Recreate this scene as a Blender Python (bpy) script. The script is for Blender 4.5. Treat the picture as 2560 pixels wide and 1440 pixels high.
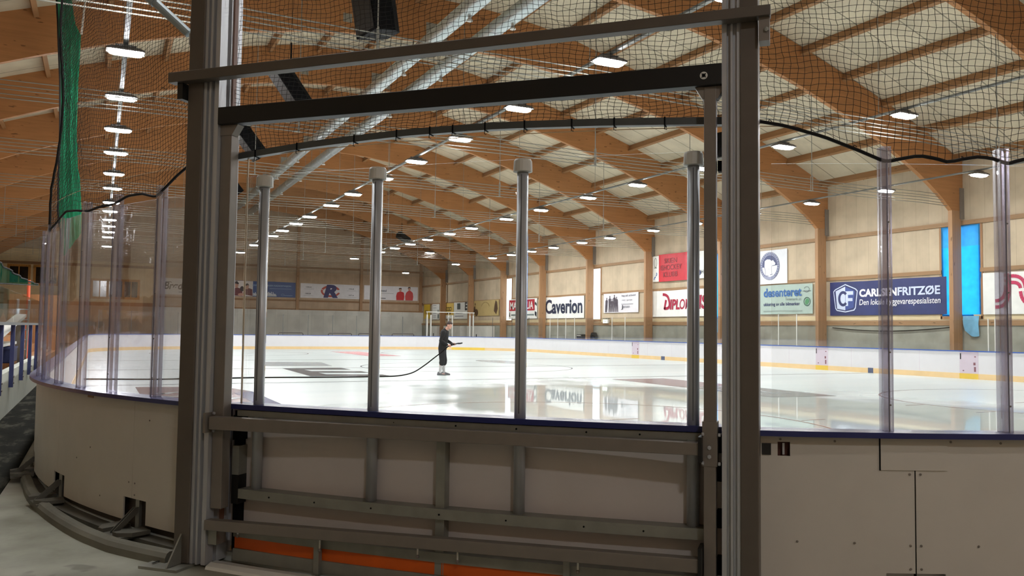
import bpy, bmesh, math, random
import numpy as np
from mathutils import Vector, Matrix

random.seed(7)
rng = np.random.default_rng(7)
PI = math.pi
scene = bpy.context.scene
COL = scene.collection
for o in list(bpy.data.objects):
    bpy.data.objects.remove(o)

# ------------------------------------------------------------------ camera
CAM_H = 1.65
cd = bpy.data.cameras.new('camera')
cam = bpy.data.objects.new('camera', cd)
COL.objects.link(cam)
cd.sensor_width = 36.0
cd.lens = 2085.1 / 2560 * 36.0
cd.clip_start = 0.05
cd.clip_end = 400
_th, _ph, _ro = 0.4583, 0.0505, 0.0124
_F = Vector((math.sin(_th) * math.cos(_ph), math.cos(_th) * math.cos(_ph), math.sin(_ph)))
_r0 = Vector((math.cos(_th), -math.sin(_th), 0))
_u0 = _r0.cross(_F)
_R = _r0 * math.cos(_ro) + _u0 * math.sin(_ro)
_U = -_r0 * math.sin(_ro) + _u0 * math.cos(_ro)
m = Matrix((( _R.x, _U.x, -_F.x, 0), (_R.y, _U.y, -_F.y, 0), (_R.z, _U.z, -_F.z, CAM_H), (0, 0, 0, 1)))
cam.matrix_world = m
scene.camera = cam

# ------------------------------------------------------------------ light and exposure
LAMP = 170.0
world = bpy.data.worlds.new('daylight')
scene.world = world
world.use_nodes = True
bg = world.node_tree.nodes['Background']
bg.inputs[0].default_value = (0.80, 0.90, 1.0, 1)
bg.inputs[1].default_value = 4.0
scene.view_settings.view_transform = 'Standard'
scene.view_settings.look = 'None'
scene.view_settings.exposure = 0.8
scene.view_settings.gamma = 1.0
scene.view_settings.use_curve_mapping = False
scene.cycles.use_denoising = True
scene.cycles.transparent_max_bounces = 40
scene.cycles.max_bounces = 8
scene.cycles.diffuse_bounces = 5
scene.cycles.glossy_bounces = 4
scene.cycles.sample_clamp_indirect = 6.0
scene.cycles.caustics_reflective = False
scene.cycles.caustics_refractive = False

# ------------------------------------------------------------------ materials
def srgb(r, g, b):
    f = lambda c: ((c / 255 + 0.055) / 1.055) ** 2.4 if c > 10 else c / 255 / 12.92
    return (f(r), f(g), f(b), 1)

class NT:
    def __init__(self, name):
        self.m = bpy.data.materials.new(name)
        self.m.use_nodes = True
        self.t = self.m.node_tree
        self.b = self.t.nodes['Principled BSDF']
        self.out = self.t.nodes['Material Output']
    def n(self, kind, **kw):
        nd = self.t.nodes.new(kind)
        for k, v in kw.items():
            if k in ('operation', 'blend_type', 'data_type', 'wave_type', 'bands_direction', 'noise_dimensions', 'feature', 'vector_type', 'wave_profile'):
                setattr(nd, k, v)
            else:
                nd.inputs[k].default_value = v
        return nd
    def l(self, a, b):
        self.t.links.new(a, b)
    def coord(self, kind='Object'):
        return self.t.nodes.new('ShaderNodeTexCoord').outputs[kind]
    def pos(self):
        return self.t.nodes.new('ShaderNodeNewGeometry').outputs['Position']
    def mapped(self, scale, vec=None, loc=(0, 0, 0)):
        mp = self.t.nodes.new('ShaderNodeMapping')
        mp.inputs['Scale'].default_value = scale
        mp.inputs['Location'].default_value = loc
        self.l(vec if vec is not None else self.pos(), mp.inputs['Vector'])
        return mp.outputs[0]
    def ramp(self, fac, stops):
        r = self.t.nodes.new('ShaderNodeValToRGB')
        e = r.color_ramp.elements
        while len(e) < len(stops):
            e.new(0.5)
        for i, (p, c) in enumerate(stops):
            e[i].position = p
            e[i].color = c
        self.l(fac, r.inputs[0])
        return r.outputs[0]
    def mix(self, fac, a, b, mode='MIX'):
        x = self.t.nodes.new('ShaderNodeMix')
        x.data_type = 'RGBA'
        x.blend_type = mode
        for s, v in ((x.inputs[0], fac), (x.inputs[6], a), (x.inputs[7], b)):
            if hasattr(v, 'links') or isinstance(v, bpy.types.NodeSocket):
                self.l(v, s)
            else:
                s.default_value = v
        return x.outputs[2]
    def math(self, op, a, b=None, c=None):
        x = self.t.nodes.new('ShaderNodeMath')
        x.operation = op
        for i, v in enumerate((a, b, c)):
            if v is None:
                continue
            if isinstance(v, bpy.types.NodeSocket):
                self.l(v, x.inputs[i])
            else:
                x.inputs[i].default_value = v
        return x.outputs[0]
    def sep(self, vec):
        s = self.t.nodes.new('ShaderNodeSeparateXYZ')
        self.l(vec, s.inputs[0])
        return s.outputs
    def noise(self, vec, scale=1.0, detail=4.0, rough=0.55):
        x = self.t.nodes.new('ShaderNodeTexNoise')
        x.inputs['Scale'].default_value = scale
        x.inputs['Detail'].default_value = detail
        x.inputs['Roughness'].default_value = rough
        self.l(vec, x.inputs['Vector'])
        return x.outputs[0]
    def bump(self, h, strength=0.2, dist=0.01):
        x = self.t.nodes.new('ShaderNodeBump')
        x.inputs['Strength'].default_value = strength
        x.inputs['Distance'].default_value = dist
        self.l(h, x.inputs['Height'])
        self.l(x.outputs[0], self.b.inputs['Normal'])
    def set(self, color=None, rough=None, metal=None, spec=None):
        for k, v in (('Base Color', color), ('Roughness', rough), ('Metallic', metal), ('Specular IOR Level', spec)):
            if v is None:
                continue
            if isinstance(v, bpy.types.NodeSocket):
                self.l(v, self.b.inputs[k])
            else:
                self.b.inputs[k].default_value = v
        return self

def shade(c, k):
    return (min(1, c[0] * k), min(1, c[1] * k), min(1, c[2] * k), 1)

def plain(name, c, rough=0.5, metal=0.0, var=0.12, scale=6.0, stretch=(1, 1, 1), spec=0.5):
    n = NT(name)
    f = n.noise(n.mapped(stretch), scale, 4)
    n.set(n.ramp(f, [(0.3, shade(c, 1 - var)), (0.7, shade(c, 1 + var))]), rough, metal, spec)
    return n.m

def glulam(name, axis, c):
    n = NT(name)
    st = {'x': (0.35, 6, 6), 'y': (6, 0.35, 6), 'z': (6, 6, 0.35)}[axis]
    f = n.noise(n.mapped(st), 1.6, 5, 0.6)
    base = n.ramp(f, [(0.25, shade(c, 0.72)), (0.5, c), (0.8, shade(c, 1.22))])
    big = n.noise(n.mapped((0.5, 0.5, 0.5)), 1.0, 2)
    base = n.mix(0.35, base, n.ramp(big, [(0.3, shade(c, 0.75)), (0.7, shade(c, 1.15))]), 'MIX')
    kn = n.noise(n.mapped({'x': (1.2, 5, 5), 'y': (5, 1.2, 5), 'z': (5, 5, 1.2)}[axis]), 2.3, 1)
    kf = n.ramp(kn, [(0.70, (0, 0, 0, 1)), (0.74, (1, 1, 1, 1))])
    base = n.mix(kf, base, shade(c, 0.45))
    n.set(base, 0.55, 0, 0.3)
    return n.m

def boards(name, c, axis, pitch, seam=0.012, var=0.14, grain='z', seamdark=0.55, rough=0.7):
    """sheet boards butted along one world axis, dark seam every pitch metres, each board its own tone"""
    n = NT(name)
    p = n.pos()
    s = n.sep(p)[{'x': 0, 'y': 1, 'z': 2}[axis]]
    q = n.math('DIVIDE', s, pitch)
    fr = n.math('FRACT', q)
    fl = n.math('FLOOR', q)
    wn = n.t.nodes.new('ShaderNodeTexWhiteNoise')
    wn.noise_dimensions = '1D'
    n.l(fl, wn.inputs['W'])
    st = {'x': (0.5, 7, 7), 'y': (7, 0.5, 7), 'z': (7, 7, 0.4)}[grain]
    f = n.noise(n.mapped(st, p), 1.3, 5, 0.6)
    g = n.math('ADD', n.math('MULTIPLY', wn.outputs[0], 0.45), n.math('MULTIPLY', f, 0.55))
    base = n.ramp(g, [(0.2, shade(c, 1 - var)), (0.8, shade(c, 1 + var))])
    blot = n.noise(n.mapped((0.9, 0.9, 0.9), p), 1.0, 3)
    base = n.mix(0.42, base, n.ramp(blot, [(0.32, shade(c, 0.66)), (0.62, shade(c, 1.1))]))
    d = n.math('LESS_THAN', fr, seam / pitch)
    base = n.mix(d, base, shade(c, seamdark))
    n.set(base, rough, 0, 0.25)
    return n.m

def emit(name, c, s):
    n = NT(name)
    n.set(c, 0.4)
    n.b.inputs['Emission Color'].default_value = c
    n.b.inputs['Emission Strength'].default_value = s
    return n.m

def pane(name, tint, gloss=0.03, wav=0.0, ior=1.45, extra=0.0, haze=None, refl=0.6):
    """thin clear sheet: straight-through transmission plus a Fresnel reflection"""
    n = NT(name)
    t = n.t
    t.nodes.remove(n.b)
    tr = t.nodes.new('ShaderNodeBsdfTransparent')
    tr.inputs[0].default_value = tint
    gl = t.nodes.new('ShaderNodeBsdfGlossy')
    gl.inputs['Roughness'].default_value = gloss
    fr = t.nodes.new('ShaderNodeFresnel')
    fr.inputs['IOR'].default_value = ior
    fac = n.math('ADD', n.math('MULTIPLY', fr.outputs[0], refl), extra)
    if wav:
        bp = t.nodes.new('ShaderNodeBump')
        bp.inputs['Strength'].default_value = wav
        bp.inputs['Distance'].default_value = 0.02
        n.l(n.noise(n.mapped((1, 1, 1)), 3.0, 2), bp.inputs['Height'])
        n.l(bp.outputs[0], gl.inputs['Normal'])
    mx = t.nodes.new('ShaderNodeMixShader')
    n.l(fac, mx.inputs[0])
    base = tr.outputs[0]
    if haze:
        df = t.nodes.new('ShaderNodeBsdfDiffuse')
        df.inputs[0].default_value = haze
        m3 = t.nodes.new('ShaderNodeMixShader')
        m3.inputs[0].default_value = 0.16
        n.l(base, m3.inputs[1])
        n.l(df.outputs[0], m3.inputs[2])
        base = m3.outputs[0]
    n.l(base, mx.inputs[1])
    n.l(gl.outputs[0], mx.inputs[2])
    n.l(mx.outputs[0], n.out.inputs['Surface'])
    return n.m

def cloth(name, c, trans=0.4, alpha=0.0, fold=0.0):
    """woven sheet that lets part of the light behind it through"""
    n = NT(name)
    t = n.t
    t.nodes.remove(n.b)
    f = n.noise(n.mapped((1, 1, 1)), 3.0, 4)
    colr = n.ramp(f, [(0.3, shade(c, 0.85)), (0.7, shade(c, 1.12))])
    df = t.nodes.new('ShaderNodeBsdfDiffuse')
    tl = t.nodes.new('ShaderNodeBsdfTranslucent')
    n.l(colr, df.inputs[0])
    n.l(colr, tl.inputs[0])
    mx = t.nodes.new('ShaderNodeMixShader')
    mx.inputs[0].default_value = trans
    n.l(df.outputs[0], mx.inputs[1])
    n.l(tl.outputs[0], mx.inputs[2])
    outp = mx.outputs[0]
    if alpha:
        tr = t.nodes.new('ShaderNodeBsdfTransparent')
        m2 = t.nodes.new('ShaderNodeMixShader')
        m2.inputs[0].default_value = alpha
        n.l(outp, m2.inputs[1])
        n.l(tr.outputs[0], m2.inputs[2])
        outp = m2.outputs[0]
    n.l(outp, n.out.inputs['Surface'])
    return n.m

WOODC = srgb(172, 120, 74)
M = {}
M['beam'] = glulam('glulam_along_x', 'x', WOODC)
M['purlin'] = glulam('glulam_along_y', 'y', srgb(152, 112, 74))
M['column'] = glulam('glulam_along_z', 'z', srgb(166, 127, 92))
M['girt'] = glulam('girt_wood', 'y', srgb(160, 126, 92))
M['girtx'] = glulam('girt_wood_x', 'x', srgb(150, 112, 78))
M['orange_wood'] = glulam('orange_window_wood', 'z', srgb(190, 130, 60))
M['roof'] = boards('roof_boards', srgb(202, 190, 164), 'y', 1.22, 0.05, 0.13, 'x', 0.45)
M['wall_r'] = boards('plywood_right', srgb(198, 180, 154), 'y', 0.62, 0.012, 0.13, 'z', 0.72)
M['wall_e'] = boards('plywood_end', srgb(190, 164, 138), 'x', 0.62, 0.012, 0.13, 'z', 0.72)
M['cream_wall_lit'] = boards('lit_gallery_boards', srgb(222, 194, 150), 'x', 1.2, 0.02, 0.08, 'z', 0.75)  # cream lightened to carry the yellowish light on the gallery front
M['white_wall'] = boards('white_wall_sheets', srgb(214, 212, 204), 'x', 1.2, 0.02, 0.06, 'z', 0.7)
M['plank'] = boards('pine_planks', srgb(164, 116, 76), 'x', 0.14, 0.008, 0.15, 'y', 0.5)
M['concrete'] = plain('plinth_concrete', srgb(150, 150, 138), 0.85, 0, 0.22, 1.2)
M['kerb'] = plain('kerb_concrete', srgb(112, 110, 99), 0.85, 0, 0.2, 2.2)
M['steel'] = plain('brown_grey_powder_coat', srgb(130, 122, 114), 0.45, 0.25, 0.05, 9)
M['post_steel'] = plain('dark_brown_grey_paint', srgb(98, 90, 82), 0.45, 0.2, 0.05, 9)
M['alu'] = plain('brushed_aluminium', srgb(188, 190, 194), 0.40, 0.4, 0.06, 30, (1, 1, 0.02))
M['alu_dull'] = plain('dull_aluminium', srgb(150, 150, 142), 0.5, 0.6, 0.10, 8)
M['black_steel'] = plain('black_paint', srgb(14, 14, 13), 0.45, 0.0, 0.1, 8)
M['black'] = plain('black_rubber', srgb(9, 9, 10), 0.8, 0.0, 0.1, 8, (1, 1, 1), 0.15)
M['tube_grey'] = plain('dark_grey_tube', srgb(82, 86, 86), 0.4, 0.3, 0.06, 8)
M['pale_pipe'] = plain('pale_grey_paint', srgb(150, 162, 164), 0.45, 0.1, 0.04, 8)
M['duct'] = plain('galvanised_duct', srgb(196, 204, 204), 0.36, 0.75, 0.08, 3)
M['pipe'] = plain('grey_pipe', srgb(140, 138, 128), 0.5, 0.3, 0.08, 5)
M['white'] = plain('white_plastic', srgb(226, 226, 220), 0.4, 0, 0.03, 4)
M['cap_white'] = plain('dusty_white_cap', srgb(206, 204, 196), 0.5, 0, 0.05, 6)
M['board_out'] = plain('board_backing', srgb(200, 194, 184), 0.5, 0, 0.035, 3)
M['board_in'] = plain('board_facing', srgb(216, 214, 217), 0.35, 0, 0.02, 3)
M['gate_panel'] = plain('gate_panel', srgb(198, 190, 186), 0.5, 0, 0.04, 3)
M['kick'] = plain('yellow_kick_plate', srgb(228, 196, 146), 0.4, 0, 0.05, 2)
M['kick_bright'] = plain('strong_yellow_kick', srgb(226, 190, 76), 0.4, 0, 0.04, 2)
M['door'] = plain('lilac_door_panel', srgb(204, 190, 202), 0.4, 0, 0.03, 3)
M['navy'] = plain('navy_cap_rail', srgb(34, 42, 100), 0.3, 0, 0.05, 4)
M['blue_rail'] = plain('blue_cap_rail', srgb(42, 88, 176), 0.35, 0, 0.05, 2)
M['blue_post'] = plain('blue_painted_steel', srgb(52, 58, 100), 0.5, 0.1, 0.06, 5)
M['orange'] = plain('orange_seal', srgb(222, 96, 16), 0.45, 0, 0.08, 5)
M['foot'] = plain('grimy_steel_foot', srgb(100, 98, 90), 0.6, 0.2, 0.15, 8)
M['grime'] = plain('dark_channel', srgb(88, 85, 76), 0.8, 0, 0.2, 4)
M['green_net'] = cloth('green_debris_net', srgb(34, 128, 92), 0.45, 0.06)
M['green_thin'] = cloth('thin_green_net', srgb(28, 76, 58), 0.4, 0.3)
M['net'] = plain('black_net_cord', srgb(18, 14, 12), 0.9, 0, 0.1, 20)
M['rope'] = plain('white_rope', srgb(230, 226, 216), 0.8, 0, 0.1, 40)
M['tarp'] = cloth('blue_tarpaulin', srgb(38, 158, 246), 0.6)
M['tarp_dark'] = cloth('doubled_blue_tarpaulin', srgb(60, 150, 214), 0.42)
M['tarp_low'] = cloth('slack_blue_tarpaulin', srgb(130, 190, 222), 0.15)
M['glass'] = pane('rink_glass', (0.965, 0.972, 0.968, 1), 0.02, 0.0)
M['acryl_glass'] = pane('bent_rink_acrylic', (0.955, 0.95, 0.962, 1), 0.03, 0.25, 1.33, refl=0.42)
M['far_glass'] = pane('far_rink_glass', (0.985, 0.988, 0.985, 1), 0.03, refl=0.3)
M['acryl_post'] = pane('clear_acrylic_post', (0.83, 0.815, 0.86, 1), 0.16, 0.0, 1.4, 0.04, (0.62, 0.60, 0.68, 1))
M['winglass'] = pane('window_glass', (0.9, 0.94, 0.95, 1), 0.02)
M['tray'] = plain('cable_tray_grey', srgb(104, 104, 98), 0.6, 0.0, 0.05, 6)
M['lamp_body'] = plain('lamp_housing', srgb(92, 88, 84), 0.5, 0.3, 0.05, 6)
M['lamp_light'] = emit('lamp_diffuser', (0.965, 0.985, 1.0, 1), LAMP)
M['dark_glass'] = plain('dark_room_glass', srgb(40, 34, 28), 0.1, 0, 0.3, 1.5)
M['exit'] = emit('exit_sign_face', (0.86, 1.0, 0.80, 1), 2.6)
M['exit_mark'] = plain('exit_sign_green', srgb(40, 130, 80), 0.4)
M['line_blue'] = plain('ice_line_blue', srgb(70, 82, 104), 0.2, 0, 0.1, 2)
M['line_red'] = plain('ice_line_red', srgb(150, 104, 98), 0.2, 0, 0.1, 2)
M['ice_mauve'] = plain('ice_print_mauve', srgb(150, 128, 132), 0.16, 0, 0.2, 0.8)
M['ice_navy'] = plain('ice_print_navy', srgb(48, 56, 116), 0.16, 0, 0.15, 0.8)
M['ice_grey'] = plain('ice_print_grey', srgb(116, 120, 120), 0.16, 0, 0.2, 0.8)
M['ice_dark'] = plain('ice_print_dark', srgb(82, 84, 88), 0.16, 0, 0.2, 0.8)
M['ice_red'] = plain('ice_print_red', srgb(222, 120, 128), 0.16, 0, 0.15, 0.8)
M['ice_white'] = plain('ice_print_white', srgb(206, 212, 212), 0.16, 0, 0.03, 0.8)
M['ice_smear'] = plain('ice_faint_grey', srgb(176, 182, 184), 0.16, 0, 0.08, 0.8)
def flat(name, r, g, b, rough=0.5, var=0.05):
    if name not in M:
        M[name] = plain(name, srgb(r, g, b), rough, 0, var, 3)
    return M[name]

# ice: white, wet and mirror-like in patches
n = NT('ice')
f1 = n.noise(n.mapped((0.10, 0.42, 1)), 1.0, 4)
f2 = n.noise(n.mapped((0.22, 0.22, 1)), 1.0, 3)
n.set(n.ramp(f1, [(0.25, srgb(188, 198, 198)), (0.5, srgb(202, 210, 209)), (0.75, srgb(212, 216, 214))]),
      None, 0, 0.28)
# freshly flooded, mirror-smooth near the gate; drier and duller further away
_s = n.sep(n.pos())
_d = n.math('SQRT', n.math('ADD', n.math('POWER', n.math('DIVIDE', n.math('SUBTRACT', _s[0], 11.5), 7.0), 2.0), n.math('POWER', n.math('DIVIDE', n.math('SUBTRACT', _s[1], 14.0), 10.0), 2.0)))
_d = n.math('ADD', _d, n.math('MULTIPLY', n.math('SUBTRACT', f2, 0.5), 1.2))
n.set(rough=n.ramp(_d, [(0.75, (0.03, 0.03, 0.03, 1)), (0.98, (0.30, 0.30, 0.30, 1))]), spec=n.ramp(_d, [(0.75, (0.13, 0.13, 0.13, 1)), (0.98, (0.24, 0.24, 0.24, 1))]))
n.bump(n.noise(n.mapped((1.2, 1.2, 1)), 1.0, 2), 0.015, 0.02)
M['ice'] = n.m

# concrete floor with a worn dark rubber aisle on the left (its own colour, bounded by position)
n = NT('floor_concrete')
p = n.pos()
f = n.noise(n.mapped((0.9, 0.9, 0.9), p), 1.6, 6, 0.6)
f2 = n.noise(n.mapped((0.35, 0.35, 0.35), p, (3, 1, 0)), 1.0, 4, 0.6)
c = n.ramp(f, [(0.25, srgb(118, 116, 102)), (0.5, srgb(148, 148, 134)), (0.8, srgb(172, 170, 156))])
c = n.mix(n.ramp(f2, [(0.52, (0, 0, 0, 1)), (0.66, (0.55, 0.55, 0.55, 1))]), c, srgb(132, 108, 96))
wet = n.ramp(n.noise(n.mapped((1.5, 1.5, 1.5), p, (7, 3, 0)), 1.0, 3), [(0.64, (0, 0, 0, 1)), (0.67, (0.5, 0.5, 0.5, 1))])
c = n.mix(wet, c, srgb(78, 78, 68))
n.set(c, 0.62, 0, 0.4)
n.bump(f, 0.15, 0.01)
M['floor'] = n.m
n = NT('rubber_aisle')
p = n.pos()
f = n.noise(n.mapped((2.4, 0.8, 1), p), 1.4, 5, 0.65)
n.set(n.ramp(f, [(0.30, srgb(20, 19, 15)), (0.52, srgb(30, 29, 24)), (0.78, srgb(84, 82, 71))]), 0.95, 0, 0.03)
M['rubber'] = n.m
# ------------------------------------------------------------------ geometry helpers
class MB:
    """collects shapes into one mesh"""
    def __init__(self):
        self.v = []
        self.f = []
    def add(self, vs, fs):
        k = len(self.v)
        self.v += [tuple(x) for x in vs]
        self.f += [tuple(i + k for i in q) for q in fs]
        return self
    def box(self, a, b):
        """axis-aligned box between two corners"""
        x0, y0, z0 = (min(a[i], b[i]) for i in range(3))
        x1, y1, z1 = (max(a[i], b[i]) for i in range(3))
        return self.hexa([(x0, y0, z0), (x1, y0, z0), (x1, y1, z0), (x0, y1, z0)], [(x0, y0, z1), (x1, y0, z1), (x1, y1, z1), (x0, y1, z1)])
    def hexa(self, lo, hi):
        return self.add(list(lo) + list(hi), [(3, 2, 1, 0), (4, 5, 6, 7), (0, 1, 5, 4), (1, 2, 6, 5), (2, 3, 7, 6), (3, 0, 4, 7)])
    def obox(self, c, ax, ay, az):
        """box from a centre and three half-axis vectors"""
        c, ax, ay, az = Vector(c), Vector(ax), Vector(ay), Vector(az)
        return self.hexa([c - ax - ay - az, c + ax - ay - az, c + ax + ay - az, c - ax + ay - az],
                         [c - ax - ay + az, c + ax - ay + az, c + ax + ay + az, c - ax + ay + az])
    def prism(self, poly, off):
        """planar polygon (3-D points) swept by a vector"""
        k = len(poly)
        off = Vector(off)
        vs = [Vector(q) for q in poly]
        vs += [q + off for q in vs]
        fs = [tuple(range(k))[::-1], tuple(range(k, 2 * k))] + [(i, (i + 1) % k, k + (i + 1) % k, k + i) for i in range(k)]
        return self.add(vs, fs)
    def tube(self, path, r, sides=8, caps=True, up=None, sq=None):
        """round (or sq=(w,h) rectangular) bar along a path; r may be a list"""
        path = [Vector(q) for q in path]
        k = len(path)
        rings = []
        prev = None
        for i, q in enumerate(path):
            d = (path[min(i + 1, k - 1)] - path[max(i - 1, 0)]).normalized()
            if up is not None:
                a = Vector(up).cross(d)
            elif prev is None:
                a = d.cross(Vector((0, 0, 1)) if abs(d.z) < 0.9 else Vector((1, 0, 0)))
            else:
                a = prev - d * prev.dot(d)
            a.normalize()
            prev = a
            b = d.cross(a)
            rr = r[i] if isinstance(r, (list, tuple)) else r
            if sq:
                w, h = sq[0] / 2, sq[1] / 2
                rings.append([q + a * w + b * h, q - a * w + b * h, q - a * w - b * h, q + a * w - b * h])
            else:
                rings.append([q + a * rr * math.cos(2 * PI * j / sides) + b * rr * math.sin(2 * PI * j / sides) for j in range(sides)])
        return self.loft(rings, caps)
    def loft(self, rings, caps=True, closed=True):
        s = len(rings[0])
        vs = [q for r in rings for q in r]
        fs = []
        for i in range(len(rings) - 1):
            for j in range(s if closed else s - 1):
                a, b = i * s + j, i * s + (j + 1) % s
                fs.append((a, b, b + s, a + s))
        if caps and closed:
            fs.append(tuple(range(s))[::-1])
            fs.append(tuple(range((len(rings) - 1) * s, len(rings) * s)))
        return self.add(vs, fs)
    def lathe(self, c, prof, sides=16, axis=(0, 0, 1)):
        """profile [(radius, height)] turned about an axis through c"""
        c = Vector(c)
        z = Vector(axis).normalized()
        x = z.orthogonal().normalized()
        y = z.cross(x)
        return self.loft([[c + z * h + (x * math.cos(2 * PI * j / sides) + y * math.sin(2 * PI * j / sides)) * max(r, 1e-4) for j in range(sides)] for r, h in prof])
    def ball(self, c, rx, ry=None, rz=None, seg=14, rings=10, rot=None):
        ry = rx if ry is None else ry
        rz = rx if rz is None else rz
        c = Vector(c)
        rr = []
        for i in range(rings + 1):
            t = PI * i / rings
            rad, h = max(math.sin(t), 1e-3), -math.cos(t)
            ring = []
            for j in range(seg):
                q = Vector((rx * rad * math.cos(2 * PI * j / seg), ry * rad * math.sin(2 * PI * j / seg), rz * h))
                if rot is not None:
                    q = rot @ q
                ring.append(c + q)
            rr.append(ring)
        return self.loft(rr)
    def build(self, name, mat, parent=None, loc=None, smooth=False, bevel=0.0):
        me = bpy.data.meshes.new(name)
        base = Vector(loc) if loc is not None else (Vector(BASE[parent.name]) if parent is not None else Vector((0, 0, 0)))
        me.from_pydata([tuple(Vector(q) - base) for q in self.v], [], self.f)
        me.materials.append(mat)
        bm = bmesh.new()
        bm.from_mesh(me)
        bmesh.ops.recalc_face_normals(bm, faces=bm.faces)
        bm.to_mesh(me)
        bm.free()
        if smooth:
            for q in me.polygons:
                q.use_smooth = True
        o = bpy.data.objects.new(name, me)
        COL.objects.link(o)
        if parent is not None:
            o.parent = parent
        else:
            o.location = base
        BASE[o.name] = tuple(base)
        if bevel:
            b = o.modifiers.new('edge', 'BEVEL')
            b.width = bevel
            b.segments = 2
            b.limit_method = 'ANGLE'
        if smooth == 'auto':
            pass
        return o

BASE = {}

def tag(o, label, cat=None, group=None, kind=None):
    if label:
        o['label'] = label
    if cat:
        o['category'] = cat
    if group:
        o['group'] = group
    if kind:
        o['kind'] = kind
    return o

def thing(name, label, cat, loc, group=None):
    o = bpy.data.objects.new(name, None)
    o.empty_display_size = 0.2
    COL.objects.link(o)
    o.location = loc
    BASE[o.name] = tuple(loc)
    return tag(o, label, cat, group)

def struct(o, label, cat='building'):
    return tag(o, label, cat, None, 'structure')

def copy_tree(o, parent=None):
    c = o.copy()
    COL.objects.link(c)
    c.parent = parent
    for ch in [q for q in bpy.data.objects if q.parent == o]:
        copy_tree(ch, c)
    return c

# ------------------------------------------------------------------ rink plan (metres, floor = 0, camera above the origin)
CX, CY, RR = 8.103, 11.054, 8.786        # centre and radius of the near left corner (outer lip of the cap rail)
XL, XR = CX - RR, CX - RR + 29.653
YN, YF = CY - RR, CY - RR + 59.927
TV = Vector((math.sqrt(.5), -math.sqrt(.5), 0))
NV = Vector((-math.sqrt(.5), -math.sqrt(.5), 0))
CC = Vector((CX, CY, 0))
ICE = 0.06
RAIL = 1.10

def tn(t, n, z=0.0):
    """gate frame: t along the gate to the right, n outwards from the corner centre"""
    return CC + TV * t + NV * n + Vector((0, 0, z))

def arc(a, r, z=0.0):
    """near left corner, a degrees from the gate's middle"""
    a = math.radians(a)
    return tn(r * math.sin(a), r * math.cos(a), z)

def corner_path(cx, cy, a0, a1, k):
    return [(Vector((cx + RR * math.cos(math.radians(a0 + (a1 - a0) * i / k)), cy + RR * math.sin(math.radians(a0 + (a1 - a0) * i / k)), 0)),
             Vector((math.cos(math.radians(a0 + (a1 - a0) * i / k)), math.sin(math.radians(a0 + (a1 - a0) * i / k)), 0))) for i in range(k + 1)]

def sweep(mb, path, prof):
    """closed profile [(outward offset, z)] along a path of (point, outward normal)"""
    mb.loft([[p + n * o + Vector((0, 0, z)) for o, z in prof] for p, n in path])
    return mb

def rect(o0, o1, z0, z1):
    return [(o0, z0), (o1, z0), (o1, z1), (o0, z1)]

def sub(path, s0, s1, step=0.5):
    """piece of a path between two arc lengths"""
    L = [0.0]
    for i in range(1, len(path)):
        L.append(L[-1] + (path[i][0] - path[i - 1][0]).length)
    def at(s):
        s = min(max(s, 0), L[-1])
        for i in range(1, len(L)):
            if s <= L[i] + 1e-9:
                k = (s - L[i - 1]) / max(L[i] - L[i - 1], 1e-9)
                return (path[i - 1][0].lerp(path[i][0], k), path[i - 1][1].lerp(path[i][1], k).normalized())
        return path[-1]
    res = [at(s0)] + [path[i] for i in range(len(L)) if s0 + 1e-4 < L[i] < s1 - 1e-4] + [at(s1)]
    return res

# ------------------------------------------------------------------ lettering
def text_mesh(body, size=1.0, bold=0.0, shear=0.0, space=1.0):
    cu = bpy.data.curves.new('lettering', 'FONT')
    cu.body = body
    cu.size = size
    cu.offset = bold
    cu.shear = shear
    cu.space_character = space
    cu.align_x = 'LEFT'
    cu.resolution_u = 4
    cu.fill_mode = 'FRONT'
    o = bpy.data.objects.new('lettering', cu)
    COL.objects.link(o)
    bpy.context.view_layer.update()
    me = bpy.data.meshes.new_from_object(o.evaluated_get(bpy.context.evaluated_depsgraph_get()))
    bpy.data.objects.remove(o)
    bpy.data.curves.remove(cu)
    vs = [(q.co.x, q.co.y) for q in me.vertices]
    fs = [tuple(q.vertices) for q in me.polygons]
    bpy.data.meshes.remove(me)
    return vs, fs

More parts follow.
